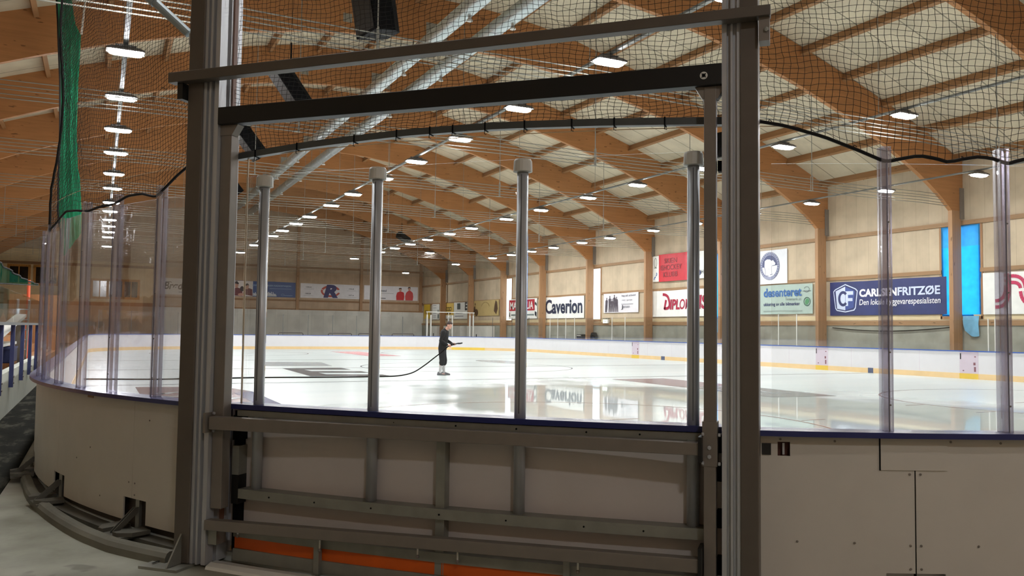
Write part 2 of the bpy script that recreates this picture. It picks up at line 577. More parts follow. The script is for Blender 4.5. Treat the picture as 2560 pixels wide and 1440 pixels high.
class Sheet:
    """a hung sheet with its own u (right), v (up) and n (towards the viewer) axes"""
    def __init__(self, name, label, cat, org, U, w, h, mat, nrm, thick=0.012, group=None, wav=0.012, root=None):
        self.o, self.U, self.N, self.w, self.h = Vector(org), Vector(U), Vector(nrm), w, h
        self.V = Vector((0, 0, 1))
        self.wav = wav
        mb = MB()
        k = max(4, int(w / 0.5))
        rows = []
        top = []
        for i in range(k + 1):
            u = w * i / k
            d = wav * math.sin(u * 2.3 + self.o.y)
            sag = 0.012 * math.sin(u * 1.7 + 1.0)
            rows.append([self.P(u, 0, d), self.P(u, h + sag, d), self.P(u, h + sag, d + thick), self.P(u, 0, d + thick)])
        mb.loft(rows)
        if root is None:
            self.root = mb.build(name, mat, None, org)
            tag(self.root, label, cat, group)
        else:
            self.root = mb.build(name, mat, root)
        self.face = wav + thick
    def P(self, u, v, d=0.0):
        return self.o + self.U * u + self.V * v + self.N * d
    def poly(self, name, pts, mat, lift=0.004, parent=None):
        """printed flat shape(s): list of polygons in (u,v)"""
        mb = MB()
        for pl in pts:
            mb.prism([self.P(u, v, self.face + lift - 0.003) for u, v in pl], self.N * 0.003)
        return mb.build(name, mat, parent or self.root)
    def text(self, body, u, v, width=None, height=0.3, mat=None, bold=0.0, shear=0.0, lift=0.006, space=1.0, name='lettering', arcr=None):
        vs, fs = text_mesh(body, 1.0, bold, shear, space)
        if not vs:
            return None
        x0, x1 = min(q[0] for q in vs), max(q[0] for q in vs)
        y0, y1 = min(q[1] for q in vs), max(q[1] for q in vs)
        sy = height / max(y1 - y0, 1e-6)
        sx = (width / max(x1 - x0, 1e-6)) if width else sy
        mb = MB()
        mb.add([self.P(u + (x - x0) * sx, v + (y - y0) * sy, self.face + lift) for x, y in vs], fs)
        return mb.build(name, mat, self.root)
    def ring(self, name, cu, cv, ru, rv, w, mat, a0=0, a1=360, k=36, lift=0.004):
        pls = []
        for i in range(k):
            b0, b1 = (math.radians(a0 + (a1 - a0) * j / k) for j in (i, i + 1))
            pls.append([(cu + ru * math.cos(b0), cv + rv * math.sin(b0)), (cu + ru * math.cos(b1), cv + rv * math.sin(b1)),
                        (cu + (ru - w) * math.cos(b1), cv + (rv - w) * math.sin(b1)), (cu + (ru - w) * math.cos(b0), cv + (rv - w) * math.sin(b0))])
        return self.poly(name, pls, mat, lift)

def ell(cu, cv, ru, rv, k=20, rot=0.0):
    c, s = math.cos(rot), math.sin(rot)
    return [(cu + ru * math.cos(2 * PI * i / k) * c - rv * math.sin(2 * PI * i / k) * s, cv + ru * math.cos(2 * PI * i / k) * s + rv * math.sin(2 * PI * i / k) * c) for i in range(k)]

ORD = ['first', 'second', 'third', 'fourth', 'fifth', 'sixth', 'seventh', 'eighth', 'ninth', 'tenth', 'eleventh', 'twelfth', 'thirteenth', 'fourteenth', 'fifteenth', 'sixteenth', 'seventeenth']
# ------------------------------------------------------------------ the hall
Y0, DY = 22.0, 6.974
XC, HALF = 11.2, 19.27                     # ridge line and half span to the inner column faces
UNDER = [(0, 10.75), (3, 10.64), (5, 10.40), (7, 10.03), (9, 9.53), (11, 8.97), (13, 8.28), (15, 7.50), (17, 6.54), (18.4, 5.72), (19.27, 5.02)]
ROOF = [(0, 12.45), (2, 12.40), (4, 12.20), (6, 11.80), (8, 11.28), (10, 10.72), (12, 10.10), (14, 9.45), (16, 8.72), (18, 7.92), (20.4, 6.85)]
def interp(tab, d):
    return float(np.interp(abs(d), [q[0] for q in tab], [q[1] for q in tab])) + CAM_H
def smooth_tab(tab, lo, hi, k):
    return [(lo + (hi - lo) * i / k) for i in range(k + 1)]
XW, XWL, YE, YB = 31.15, XC - 19.95, 84.8, -6.2

# floor, with the rubber aisle as part of the setting
fl = MB().box((XWL - 0.3, YB - 0.3, -0.2), (XW + 0.3, YE + 0.3, 0.0)).build('floor', M['floor'])
struct(fl, 'grey stained concrete floor around the rink', 'floor')
mb = MB()
mb.prism([Vector((-1.46, 8.2, 0.0)), Vector((-0.82, 8.6, 0.0)), Vector((-0.78, 11.2, 0.0)), Vector((-0.80, 62, 0.0)), Vector((-1.46, 62, 0.0))], (0, 0, 0.012))
mb.prism([Vector((-9.0, -6.0, 0.0)), Vector((-1.6, 1.5, 0.0)), Vector((-0.95, 7.4, 0.0)), Vector((-0.82, 8.6, 0.0)), Vector((-1.46, 8.2, 0.0)), Vector((-9.0, 8.2, 0.0))], (0, 0, 0.012))
struct(mb.build('floor_rubber_aisle', M['rubber']), 'worn dark rubber matting in the aisle beside the low wall', 'floor')

# ice slab
mb = MB()
path = corner_path(CX, CY, 180, 270, 24) + corner_path(XR - RR, CY, 270, 360, 24) + corner_path(XR - RR, YF - RR, 0, 90, 24) + corner_path(CX, YF - RR, 90, 180, 24)
mb.prism([p - n * 0.10 for p, n in path], (0, 0, ICE))
ice = mb.build('floor_ice', M['ice'])
struct(ice, 'wet white ice sheet of the hockey rink', 'ice')

def icepoly(name, polys, mat, lift=0.003, label=None):
    mb = MB()
    for pl in polys:
        mb.add([(x, y, ICE + lift) for x, y in pl], [tuple(range(len(pl)))])
    o = mb.build(name, mat, ice)
    if label:
        o['label'] = label
    return o
def strip(x0, y0, x1, y1, w):
    d = Vector((x1 - x0, y1 - y0, 0)).normalized()
    q = Vector((-d.y, d.x, 0)) * w / 2
    return [(x0 - q.x, y0 - q.y), (x1 - q.x, y1 - q.y), (x1 + q.x, y1 + q.y), (x0 + q.x, y0 + q.y)]
def circle(cx, cy, r, w, a0=0, a1=360, k=64):
    out = []
    for i in range(k):
        b0, b1 = (math.radians(a0 + (a1 - a0) * j / k) for j in (i, i + 1))
        out.append([(cx + (r - w) * math.cos(b0), cy + (r - w) * math.sin(b0)), (cx + r * math.cos(b0), cy + r * math.sin(b0)),
                    (cx + r * math.cos(b1), cy + r * math.sin(b1)), (cx + (r - w) * math.cos(b1), cy + (r - w) * math.sin(b1))])
    return out
XM = (XL + XR) / 2
for i, y in enumerate((24.62, 24.36, 32.9, 33.1, 41.3, 41.6)):
    icepoly('ice_line', [strip(XL + 0.12, y, XR - 0.12, y - 0.0 * i, 0.05)], M['line_blue'])
icepoly('goal_line', [strip(XL + 2.0, 6.25, XR - 2.0, 6.25, 0.05)], M['line_red'])
icepoly('goal_line', [strip(XL + 2.0, YF - 4, XR - 2.0, YF - 4, 0.05)], M['line_red'])
for cx, cy, mt in ((7.1, 12.3, 'line_red'), (21.5, 12.2, 'line_red'), (XM, 32.9, 'line_blue'), (7.1, YF - 10, 'line_red'), (21.1, YF - 10, 'line_red')):
    icepoly('face_off_circle', circle(cx, cy, 4.5, 0.05), M[mt])
    if mt == 'line_red':
        hs = []
        for sx in (-1, 1):
            for sy in (-1, 1):
                hs.append(strip(cx + sx * 4.5, cy + sy * 0.85, cx + sx * 5.1, cy + sy * 0.85, 0.05))
                hs.append(strip(cx + sx * 0.6, cy + sy * 0.45, cx + sx * 1.8, cy + sy * 0.45, 0.05))
        icepoly('hash_mark', hs, M[mt])
# advertising prints frozen into the ice, plus faint grey patches
icepoly('ice_print', [[(0.90, 16.0), (1.96, 16.0), (1.96, 23.45), (0.88, 23.7)]], M['ice_mauve'], 0.003, 'brown mauve print with white squiggles by the near boards')
icepoly('ice_print', [[(1.96, 16.0), (3.43, 16.0), (3.43, 21.4), (3.0, 23.1), (1.96, 23.45)]], M['ice_mauve'], 0.003)
icepoly('ice_print', [[(2.95, 13.5), (3.43, 13.5), (3.43, 21.3), (2.95, 21.0)]], M['ice_navy'], 0.005, 'navy edge of the print by the near boards')
sq = []
for i, y in enumerate((18.2, 19.3, 20.4, 21.4)):
    for k in range(7):
        x0 = 1.15 + k * 0.24
        sq.append(strip(x0, y + 0.28 * math.sin(k * 1.9 + i), x0 + 0.25, y + 0.28 * math.sin((k + 1) * 1.9 + i), 0.22))
icepoly('ice_print_lettering', sq, M['ice_white'], 0.006)
icepoly('ice_print', [[(6.25, 27.45), (7.0, 27.45), (7.0, 33.0), (6.4, 33.0)]], M['ice_dark'], 0.003, 'dark print with white bars behind the hose')
bars = [[(7.0, 31.9), (8.7, 31.5), (8.7, 33.0), (7.0, 33.0)], [(7.0, 29.6), (8.75, 29.2), (8.75, 30.3), (7.0, 30.7)], [(7.0, 27.45), (8.85, 27.0), (8.85, 28.0), (7.0, 28.5)]]
icepoly('ice_print', bars, M['ice_dark'], 0.003)
icepoly('ice_print', [[(5.8, 35.2), (8.8, 34.8), (9.2, 38.5), (6.4, 39.5)]], M['ice_smear'], 0.003)  # faint grey patch on the ice
icepoly('ice_print', [[(15.2, 19.6), (17.4, 19.6), (17.4, 23.45), (15.3, 23.45)]], M['ice_mauve'], 0.003, 'mauve half of the print on the right of the ice')
icepoly('ice_print', [[(15.1, 15.85), (17.1, 15.65), (17.4, 19.6), (15.2, 19.6)]], M['ice_grey'], 0.003, 'grey half of the print on the right of the ice')
sq = []
for i, x in enumerate((15.5, 15.95, 16.4)):
    for k in range(5):
        y0 = 16.7 + k * 0.55
        sq.append(strip(x + 0.2 * math.sin(k * 2.1 + i), y0, x + 0.2 * math.sin((k + 1) * 2.1 + i), y0 + 0.5, 0.11))
icepoly('ice_print_lettering', sq, M['ice_white'], 0.006)
icepoly('ice_print', [[(13.9, 46.7), (15.9, 46.7), (15.9, 55.6), (13.9, 55.6)]], M['ice_red'], 0.003, 'pale red print far down the ice')
icepoly('ice_print', [ell(18.1, 38.0, 0.9, 2.2)], M['ice_smear'], 0.003)

# ceiling
mb = MB()
xs = [XC - 20.4 + 40.8 * i / 48 for i in range(49)]
lo = [Vector((x, YB - 0.3, interp(ROOF, x - XC))) for x in xs]
hi = [q + Vector((0, 0, 0.3)) for q in lo]
mb.prism(lo + hi[::-1], (0, YE - YB + 0.6, 0))
struct(mb.build('ceiling', M['roof']), 'curved pale board ceiling above the timber beams', 'ceiling')

# purlins along the hall
kx = [XC + (1.03 + 2.05 * i) * s for i in range(10) for s in (-1, 1)]
for i, x in enumerate(sorted(kx)):
    if abs(x - XC) > 19.6:
        continue
    z = interp(ROOF, x - XC)
    sl = (interp(ROOF, abs(x - XC) + 0.1) - interp(ROOF, abs(x - XC) - 0.1)) / 0.2 * (1 if x > XC else -1)
    az = Vector((-sl, 0, 1)).normalized()
    ax = Vector((1, 0, sl)).normalized()
    mb = MB().obox(Vector((x, (YB + YE) / 2, z)) - az * 0.13, ax * 0.075, Vector((0, (YE - YB) / 2, 0)), az * 0.17)
    struct(mb.build('roof_purlin', M['purlin']), 'brown timber purlin running lengthways, %s from the left wall' % ORD[min(i, 16)], 'purlin')

# glulam beams with their columns
us = [XC - HALF + 2 * HALF * i / 60 for i in range(61)]
for j in range(-4, 9):
    y = Y0 + j * DY
    if y < YB + 0.2:
        continue
    nb = j + 4
    root = thing('roof_beam', 'curved brown glulam roof beam on timber columns, %s from the near end' % ORD[nb], 'beam', (XC, y, 0))
    tag(root, None, None, None, 'structure')
    mb = MB()
    lowp = [Vector((x, y, interp(UNDER, x - XC))) for x in us]
    top = [Vector((x, y, interp(ROOF, x - XC) + 0.02)) for x in us][::-1]
    poly = [Vector((XC - HALF - 0.67, y, interp(UNDER, HALF)))] + lowp + [Vector((XC + HALF + 0.67, y, interp(UNDER, HALF))), Vector((XC + HALF + 0.67, y, interp(ROOF, HALF + 0.67)))] + top + [Vector((XC - HALF - 0.67, y, interp(ROOF, HALF + 0.67)))]
    # two-sided strip so the long polygon stays clean
    pts_lo = [poly[0]] + lowp + [poly[len(lowp) + 1]]
    pts_hi = [poly[-1]] + top[::-1] + [poly[len(lowp) + 2]]
    rows = [[a, b, b + Vector((0, 0.18, 0)), a + Vector((0, 0.18, 0))] for a, b in zip(pts_lo, pts_hi)]
    mb.loft(rows)
    mb.build('beam', M['beam'], root)
    for s in (-1, 1):
        xa, xb = XC + s * HALF, XC + s * (HALF + 0.53)
        MB().box((xa, y, 0), (xb, y + 0.18, interp(UNDER, HALF) - 0.002)).build('column', M['column'], root)
        MB().box((XC + s * (HALF + 0.68), y - 0.05, 6.35), (XC + s * (HALF + 0.45), y - 0.005, 7.6)).build('knee_plate', M['steel'], root)
    for dx, z, w, h in ((-0.2, 11.3, 0.42, 0.32), (-3.6, 11.25, 0.16, 0.16)):
        zc = z + CAM_H - (0.15 if dx else 0)
        MB().box((XC + dx - w, y - 0.012, zc - h), (XC + dx + w, y - 0.001, zc + h)).build('joint_plate', M['alu_dull'], root)

# walls.  The right wall has tall narrow windows straddling every second column
def window_span(k):
    c = Y0 + (2 * k) * DY
    return (c - 0.72, c + (1.42 if k == 1 else 0.98))
WIN = [window_span(k) for k in range(-1, 4)]
WZ0, WZ1 = 2.42, 6.10
mb = MB()
ys = [YB - 0.3]
for a, b in WIN:
    ys += [a, b]
ys.append(YE + 0.3)
top = interp(ROOF, XW - XC) + 0.1
for i in range(0, len(ys), 2):
    mb.box((XW, ys[i], 0), (XW + 0.25, ys[i + 1], top))
for a, b in WIN:
    mb.box((XW, a, 0), (XW + 0.25, b, WZ0))
    mb.box((XW, a, WZ1), (XW + 0.25, b, top))
struct(mb.build('wall_right', M['wall_r']), 'pale plywood clad right-hand wall behind the columns', 'wall')
struct(MB().box((XW - 0.10, YB, 0), (XW, YE, 2.06)).build('wall_right_plinth', M['concrete']), 'bare grey concrete plinth along the right wall', 'wall')
for zz, hh, dd in ((2.16, 0.20, 0.14), (4.26, 0.16, 0.06), (6.20, 0.17, 0.10)):
    k = {2.16: 1, 4.26: 2, 6.20: 3}[zz]
    mb = MB()
    segs = [(ys[i], ys[i + 1]) for i in range(0, len(ys), 2)] if zz == 4.26 else [(YB, YE)]
    for a, b in segs:
        mb.box((XW - dd, max(a, YB), zz - hh / 2), (XW, min(b, YE), zz + hh / 2))
    struct(mb.build('trim_%d' % k, M['girt']), 'timber rail along the right wall at %s' % {1: 'plinth top', 2: 'banner top', 3: 'window head'}[k], 'rail')
struct(MB().box((XW - 0.012, YB, 2.30), (XW, YE, 2.50)).build('trim_4', flat('cream_rail', 214, 196, 156)), 'cream scuffed board strip just above the plinth rail', 'rail')
for i, (a, b) in enumerate(WIN):
    root = thing('window_%d' % (i + 1), 'tall narrow window in right wall, %s from the near end' % ORD[i], 'window', (XW, (a + b) / 2, WZ0))
    tag(root, None, None, None, 'structure')
    mb = MB()
    for y in (a, b - 0.08):
        mb.box((XW + 0.0, y, WZ0), (XW + 0.22, y + 0.08, WZ1))
    mb.box((XW - 0.03, a - 0.06, WZ0 - 0.09), (XW + 0.22, b + 0.06, WZ0 + 0.02)).box((XW, a, WZ1 - 0.06), (XW + 0.22, b, WZ1))
    for y in (a - 0.09, b):
        mb.box((XW - 0.03, y, WZ0 - 0.09), (XW + 0.001, y + 0.09, WZ1 + 0.02))
    mb.build('frame', M['column'], root)
    MB().box((XW + 0.15, a + 0.08, WZ0 + 0.02), (XW + 0.158, b - 0.08, WZ1 - 0.06)).build('pane', M['winglass'], root)

# end wall (gable), back wall, left wall
def gable(y0, y1, zlo):
    mb = MB()
    rows = [[Vector((x, y0, zlo)), Vector((x, y0, interp(ROOF, x - XC) + 0.1)), Vector((x, y1, interp(ROOF, x - XC) + 0.1)), Vector((x, y1, zlo))] for x in xs]
    return mb.loft(rows)
struct(gable(YE, YE + 0.25, 0).build('wall_far', M['wall_e']), 'plywood gable wall at the far end of the hall', 'wall')
struct(gable(YB - 0.25, YB, 0).build('wall_near', M['wall_e']), 'plywood gable wall behind the camera', 'wall')
struct(MB().box((XWL - 0.25, YB - 0.3, 0), (XWL, YE + 0.3, top)).build('wall_left', M['wall_r']), 'plywood left-hand wall behind the stands', 'wall')
struct(MB().box((4.4, YE - 0.12, 0), (XW, YE, 3.42)).build('wall_far_lower', M['white_wall']), 'white sheeted lower part of the far wall', 'wall')
for i, x in enumerate((4.55, 11.15, 17.75, 24.3, 30.85)):
    struct(MB().box((x - 0.14, YE - 0.16, 3.42), (x + 0.14, YE, interp(ROOF, x - XC))).build('column_far', M['column']), 'brown timber post on the far wall, %s from the left' % ORD[i], 'post')
for i, (zz, hh) in enumerate(((7.72, 0.22), (4.36, 0.16), (3.48, 0.12))):
    struct(MB().box((4.4, YE - 0.07, zz - hh / 2), (XW, YE, zz + hh / 2)).build('trim_%d' % (5 + i), M['girtx']), 'timber rail across the far wall at %s' % ('girt height', 'the banner foot', 'the white sheets')[i], 'rail')
struct(MB().box((XWL, YE - 0.05, 3.76), (-4.6, YE, 8.35)).box((-4.6, YE - 0.05, 3.76), (4.4, YE, 7.45)).build('wall_far_gallery', M['cream_wall_lit']), 'boarded gallery front left on the far wall, yellowish light painted into its cream', 'wall')
struct(MB().box((XWL, YE - 0.08, 6.95), (4.4, YE, 7.2)).build('trim_8', M['girtx']), 'timber rail above the windows left on the far wall', 'rail')
struct(MB().box((XWL, YE - 0.06, 3.42), (4.4, YE, 3.75)).build('trim_9', M['plank']), 'brown plank strip low on the left of the far wall', 'rail')
k = 6
for x0, x1, z0, z1, nn in ((-0.75, 3.15, 4.2, 5.72, 3), (-7.3, -5.7, 5.25, 6.75, 1), (-5.3, -3.5, 5.25, 6.75, 1)):
    root = thing('window_%d' % k, {6: 'orange framed three part window on the far wall', 7: 'dark orange framed window at far left end of wall', 8: 'dark orange framed window left of the clear glass corner'}[k], 'window', (x0, YE, z0))
    tag(root, None, None, None, 'structure')
    k += 1
    mb = MB()
    wp = (x1 - x0) / nn
    for i in range(nn + 1):
        x = x0 + i * wp
        mb.box((x - 0.10, YE - 0.10, z0), (x + 0.10, YE, z1))
    mb.box((x0 - 0.1, YE - 0.10, z0 - 0.16), (x1 + 0.1, YE, z0 + 0.04)).box((x0 - 0.1, YE - 0.10, z1 - 0.04), (x1 + 0.1, YE, z1 + 0.16))
    mb.build('frame', M['orange_wood'], root)
    for i in range(nn):
        MB().box((x0 + i * wp + 0.1, YE - 0.068, z0 + 0.04), (x0 + (i + 1) * wp - 0.1, YE - 0.052, z1 - 0.04)).build('pane', M['dark_glass'], root)
        xm = x0 + (i + 0.5) * wp
        MB().box((xm - 0.04, YE - 0.095, z0), (xm + 0.04, YE - 0.069, z1)).build('mullion', M['orange_wood'], root)
# ------------------------------------------------------------------ dasher boards
PANEL_O, PANEL_I = -0.07, -0.13            # outer and inner faces, measured from the lip of the cap rail
def nl_path(a0, a1, k=None):
    k = k or max(2, int(abs(a1 - a0) / 1.2))
    return [(arc(a0 + (a1 - a0) * i / k, RR), (TV * math.sin(math.radians(a0 + (a1 - a0) * i / k)) + NV * math.cos(math.radians(a0 + (a1 - a0) * i / k)))) for i in range(k + 1)]
def line_path(p0, p1, n, k=1):
    p0, p1 = Vector(p0), Vector(p1)
    return [(p0.lerp(p1, i / k), Vector(n)) for i in range(k + 1)]

def rail_kick(root, path, railmat, kick=True):
    sweep(MB(), path, rect(0.0, -0.17, 1.068, RAIL)).build('cap_rail', railmat, root)
    if kick:
        sweep(MB(), path, rect(PANEL_I, PANEL_I - 0.015, ICE, ICE + 0.20)).build('kick_plate', M['kick'], root)

def near_panel(root, a0, a1, cuts=(), holes=(), zlo=0.12, name='panel', off=0.0, zhi=1.068, mat='board_out'):
    """outer board skin between two angles, with rectangular cut-outs (a0,a1,z0,z1)"""
    ed = sorted({a0, a1} | {q for c in cuts for q in c[:2] if a0 < q < a1})
    mb = MB()
    for b0, b1 in zip(ed[:-1], ed[1:]):
        mid = (b0 + b1) / 2
        spans = [(zlo, zhi)]
        for c in cuts:
            if c[0] < mid < c[1]:
                ns = []
                for s0, s1 in spans:
                    if c[2] > s0:
                        ns.append((s0, min(s1, c[2])))
                    if c[3] < s1:
                        ns.append((max(s0, c[3]), s1))
                spans = [q for q in ns if q[1] - q[0] > 1e-3]
        for s0, s1 in spans:
            sweep(mb, nl_path(b0, b1), rect(PANEL_O + off, PANEL_O - 0.012 + off, s0, s1))
    return mb.build(name, M[mat], root)

def screw(root, a, z, r=0.007):
    p = arc(a, RR + PANEL_O + 0.001, z)
    n = (p - CC); n.z = 0; n.normalize()
    return MB().lathe(p, [(r, 0), (r, 0.003), (0.0005, 0.004)], 8, n).build('screw', M['steel'], root)

def foot(root, a, low=False):
    """anchor foot: base plate, raking strut and two curved gussets"""
    def P(da, r, z):
        return arc(a + da, r, z)
    mb = MB()
    mb.prism([P(-1.2, 8.72, 0.05), P(1.2, 8.72, 0.05), P(1.2, 8.93, 0.05), P(-1.2, 8.93, 0.05)], (0, 0, 0.02))
    f = mb.build('anchor_foot', M['foot'], root)
    n = (P(0, 1, 0) - CC).normalized()
    t = Vector((-n.y, n.x, 0))
    mb = MB()
    for s in (-1, 1):
        q = t * 0.016 * s
        mb.prism([P(0, 8.70, 0.24) + q, P(0, 8.725, 0.24) + q, P(0, 8.90, 0.085) + q, P(0, 8.90, 0.07) + q, P(0, 8.86, 0.07) + q, P(0, 8.70, 0.20) + q], t * 0.006)
    mb.build('strut', M['foot'], f)
    for s in (-1, 1):
        mb = MB()
        pts = [P(s * 0.55, 8.70, 0.07), P(s * 1.55, 8.72, 0.07), P(s * 1.45, 8.86, 0.07), P(s * 0.9, 8.93, 0.07), P(s * 0.5, 8.93, 0.07)]
        mb.prism(pts if s > 0 else pts[::-1], (0, 0, 0.03))
        mb.build('gusset', M['foot'], f)
    return f

# run 1: left side and near left corner
rt = thing('dasher_boards', 'cream backed rink boards curving left from the gate under clear glass', 'rink boards', tuple(arc(-20, RR)))
left = line_path((XL, YF - RR, 0), (XL, CY, 0), (-1, 0, 0), 12) + nl_path(-45, -11.5)[1:]
rail_kick(rt, left, M['navy'])
sweep(MB(), left, rect(PANEL_I + 0.004, PANEL_I, ICE, 1.066)).build('facing', M['board_in'], rt)
cutsL = [(-30.4, -28.1, 0.0, 0.30), (-19.8, -17.6, 0.0, 0.30), (-41.2, -39, 0, 0.3)]
for a0, a1 in ((-45, -29.58), (-29.56, -18.985), (-18.965, -11.6)):
    near_panel(rt, a0, a1, cutsL)
MBq = MB()
sweep(MBq, line_path((XL, YF - RR, 0), (XL, CY + 0.01, 0), (-1, 0, 0), 12), rect(PANEL_O, PANEL_O - 0.012, 0.12, 1.068)).build('panel', M['board_out'], rt)
for a in (-29.3, -18.6, -40.0):
    foot(rt, a)
    MB().obox(arc(a, RR + PANEL_O - 0.032, 0.3), TV * 0.018, NV * 0.018, Vector((0, 0, 0.25))).build('frame_post', M['alu_dull'], rt)
sweep(MB(), nl_path(-45, -12), rect(PANEL_O - 0.048, PANEL_O - 0.053, 0.05, 0.40)).build('shade_backing', flat('painted_hole_shade', 60, 50, 42), rt)  # dark sheet added so the board cut-outs look shaded inside
for a, z in ((-17.5, 0.92), (-18.7, 0.42), (-19.3, 0.42), (-26, 0.5), (-15, 0.35), (-24, 0.62), (-18.7, 0.33), (-22.5, 0.25)):
    screw(rt, a, z)
MB().prism([arc(-24.6, RR + PANEL_O, 1.035), arc(-23.8, RR + PANEL_O, 1.035), arc(-23.8, RR + PANEL_O, 1.052), arc(-24.6, RR + PANEL_O, 1.052)], (arc(-24.2, 1) - CC).normalized() * 0.004).build('plug', M['column'], rt)

# run 2: right of the gate to the near end
rt2 = thing('dasher_boards', 'cream backed rink boards right of the gate with square latch hole', 'rink boards', tuple(arc(18, RR)))
right = nl_path(11.5, 45) + line_path((CX, YN, 0), (XR - RR, YN, 0), (0, -1, 0), 4)[1:]
rail_kick(rt2, right, M['navy'])
sweep(MB(), right, rect(PANEL_I + 0.004, PANEL_I, ICE, 1.066)).build('facing', M['board_in'], rt2)
cutsR = [(13.2, 13.66, 0.95, 1.03), (17.15, 19.35, 0.0, 0.305), (29.5, 31.5, 0, 0.3)]
near_panel(rt2, 11.5, 18.23, cutsR)
near_panel(rt2, 18.28, 24.4, cutsR)
near_panel(rt2, 24.44, 45, cutsR)
MB_ = MB()
sweep(MB_, line_path((CX + 0.01, YN, 0), (XR - RR, YN, 0), (0, -1, 0), 4), rect(PANEL_O, PANEL_O - 0.012, 0.12, 1.068)).build('panel', M['board_out'], rt2)
hatch = near_panel(rt2, 16.97, 19.46, (), (), 0.883, 'hatch_panel', 0.008, 1.062)
sweep(MB(), nl_path(16.93, 16.98, 2), rect(PANEL_O + 0.004, PANEL_O, 0.88, 1.06)).build('hatch_seam', M['black'], rt2)
sweep(MB(), nl_path(18.22, 18.29, 2), rect(PANEL_O - 0.006, PANEL_O - 0.02, 0.12, 0.88)).build('panel_seam', M['black'], rt2)
MB().prism([arc(13.42, RR - 0.10, 0.955), arc(13.5, RR - 0.10, 0.955), arc(13.5, RR - 0.10, 1.02), arc(13.42, RR - 0.10, 1.02)], NV * 0.01).build('latch_bolt', M['alu'], rt2)
sweep(MB(), nl_path(12.95, 13.9, 3), rect(PANEL_O - 0.05, PANEL_O - 0.055, 0.93, 1.05)).build('latch_box', flat('latch_red_brown', 96, 52, 40), rt2)
sweep(MB(), nl_path(12.62, 12.95, 2), rect(PANEL_O + 0.006, PANEL_O, 0.955, 1.02)).build('hinge_plate', M['black_steel'], rt2)
for a, z in ((13.3, 1.045), (15.3, 1.04), (17.05, 1.045), (19.6, 1.045), (21.5, 1.04), (18.05, 0.86), (18.45, 0.86), (13.9, 0.47), (16.0, 0.47), (18.05, 0.46), (18.45, 0.46), (20.6, 0.46), (18.05, 0.33), (18.45, 0.33), (17.2, 1.045), (19.3, 1.045)):
    screw(rt2, a, z)
foot(rt2, 18.25)
foot(rt2, 30.5)

# run 3: far long side
rt3 = thing('dasher_boards', 'white rink boards with blue cap rail along the far long side', 'rink boards', (XR, 30, 0))
p3 = corner_path(XR - RR, CY, 270, 360, 20) + line_path((XR, CY, 0), (XR, YF - RR, 0), (1, 0, 0), 20)[1:]
rail_kick(rt3, p3, M['blue_rail'])
sweep(MB(), p3, rect(PANEL_O, PANEL_I, ICE, 1.066)).build('panel', M['board_in'], rt3)
for i, (a, b) in enumerate(((19.86, 20.6), (26.88, 27.58), (35.85, 36.3), (41.25, 42.0))):
    d = MB().box((XR + PANEL_I - 0.006, a, ICE + 0.2), (XR + PANEL_I, b, 1.064)).build('door', M['door'], rt3)
    d['label'] = 'lilac tinted gate in the white boards'
    MB().box((XR + PANEL_I - 0.022, a, ICE), (XR + PANEL_I - 0.0155, b, ICE + 0.2)).build('kick_strip', M['kick_bright'], d)
    MB().box((XR + PANEL_I - 0.012, b - 0.06, 0.78), (XR + PANEL_I - 0.006, b - 0.02, 1.0)).build('latch', M['black_steel'], d)
    for yy, zz, w, h in ((a + 0.15, 0.62, 0.04, 0.05), (a + 0.13, 0.42, 0.035, 0.09), (a + 0.12, 0.88, 0.03, 0.02), (b - 0.15, 0.36, 0.03, 0.02)):
        MB().box((XR + PANEL_I - 0.010, yy - w, zz - h), (XR + PANEL_I - 0.006, yy + w, zz + h)).build('bolt_plate', flat('bolt_red', 130, 84, 92), d)
for a, b, mt in ((24.48, 24.74, 'line_blue'), (38.72, 39.06, 'line_blue')):
    MB().box((XR + PANEL_I - 0.02, a, ICE), (XR + PANEL_I - 0.0155, b, ICE + 0.21)).build('line_mark', flat('board_line_mark', 84, 92, 118), rt3)
for y in (15, 17.4, 22.3, 25.6, 29.2, 31.6, 34, 38.1, 40.4, 44.6, 47, 49.4, 51.8):
    MB().box((XR + PANEL_I - 0.002, y, ICE + 0.2), (XR + PANEL_I, y + 0.012, 1.064)).build('board_joint', M['door'], rt3)

# run 4: far end with both far corners
rt4 = thing('dasher_boards', 'white rink boards with blue cap rail across the far end', 'rink boards', (XM, YF, 0))
p4 = corner_path(XR - RR, YF - RR, 0, 90, 20) + corner_path(CX, YF - RR, 90, 180, 20)
rail_kick(rt4, p4, M['blue_rail'])
sweep(MB(), p4, rect(PANEL_O, PANEL_I, ICE, 1.066)).build('panel', M['board_in'], rt4)
pk = corner_path(XR - RR, YF - RR, 40, 58, 6)
sweep(MB(), pk, rect(PANEL_I - 0.0155, PANEL_I - 0.022, ICE, ICE + 0.2)).build('kick_strip', M['kick_bright'], rt4)

# ------------------------------------------------------------------ glass round the rink
def glass_pane(path, z0, z1, label, mat, group, off=-0.10):
    return sweep(MB(), path, rect(off + 0.006, off - 0.006, z0, z1)).build('glass_pane', mat, group)

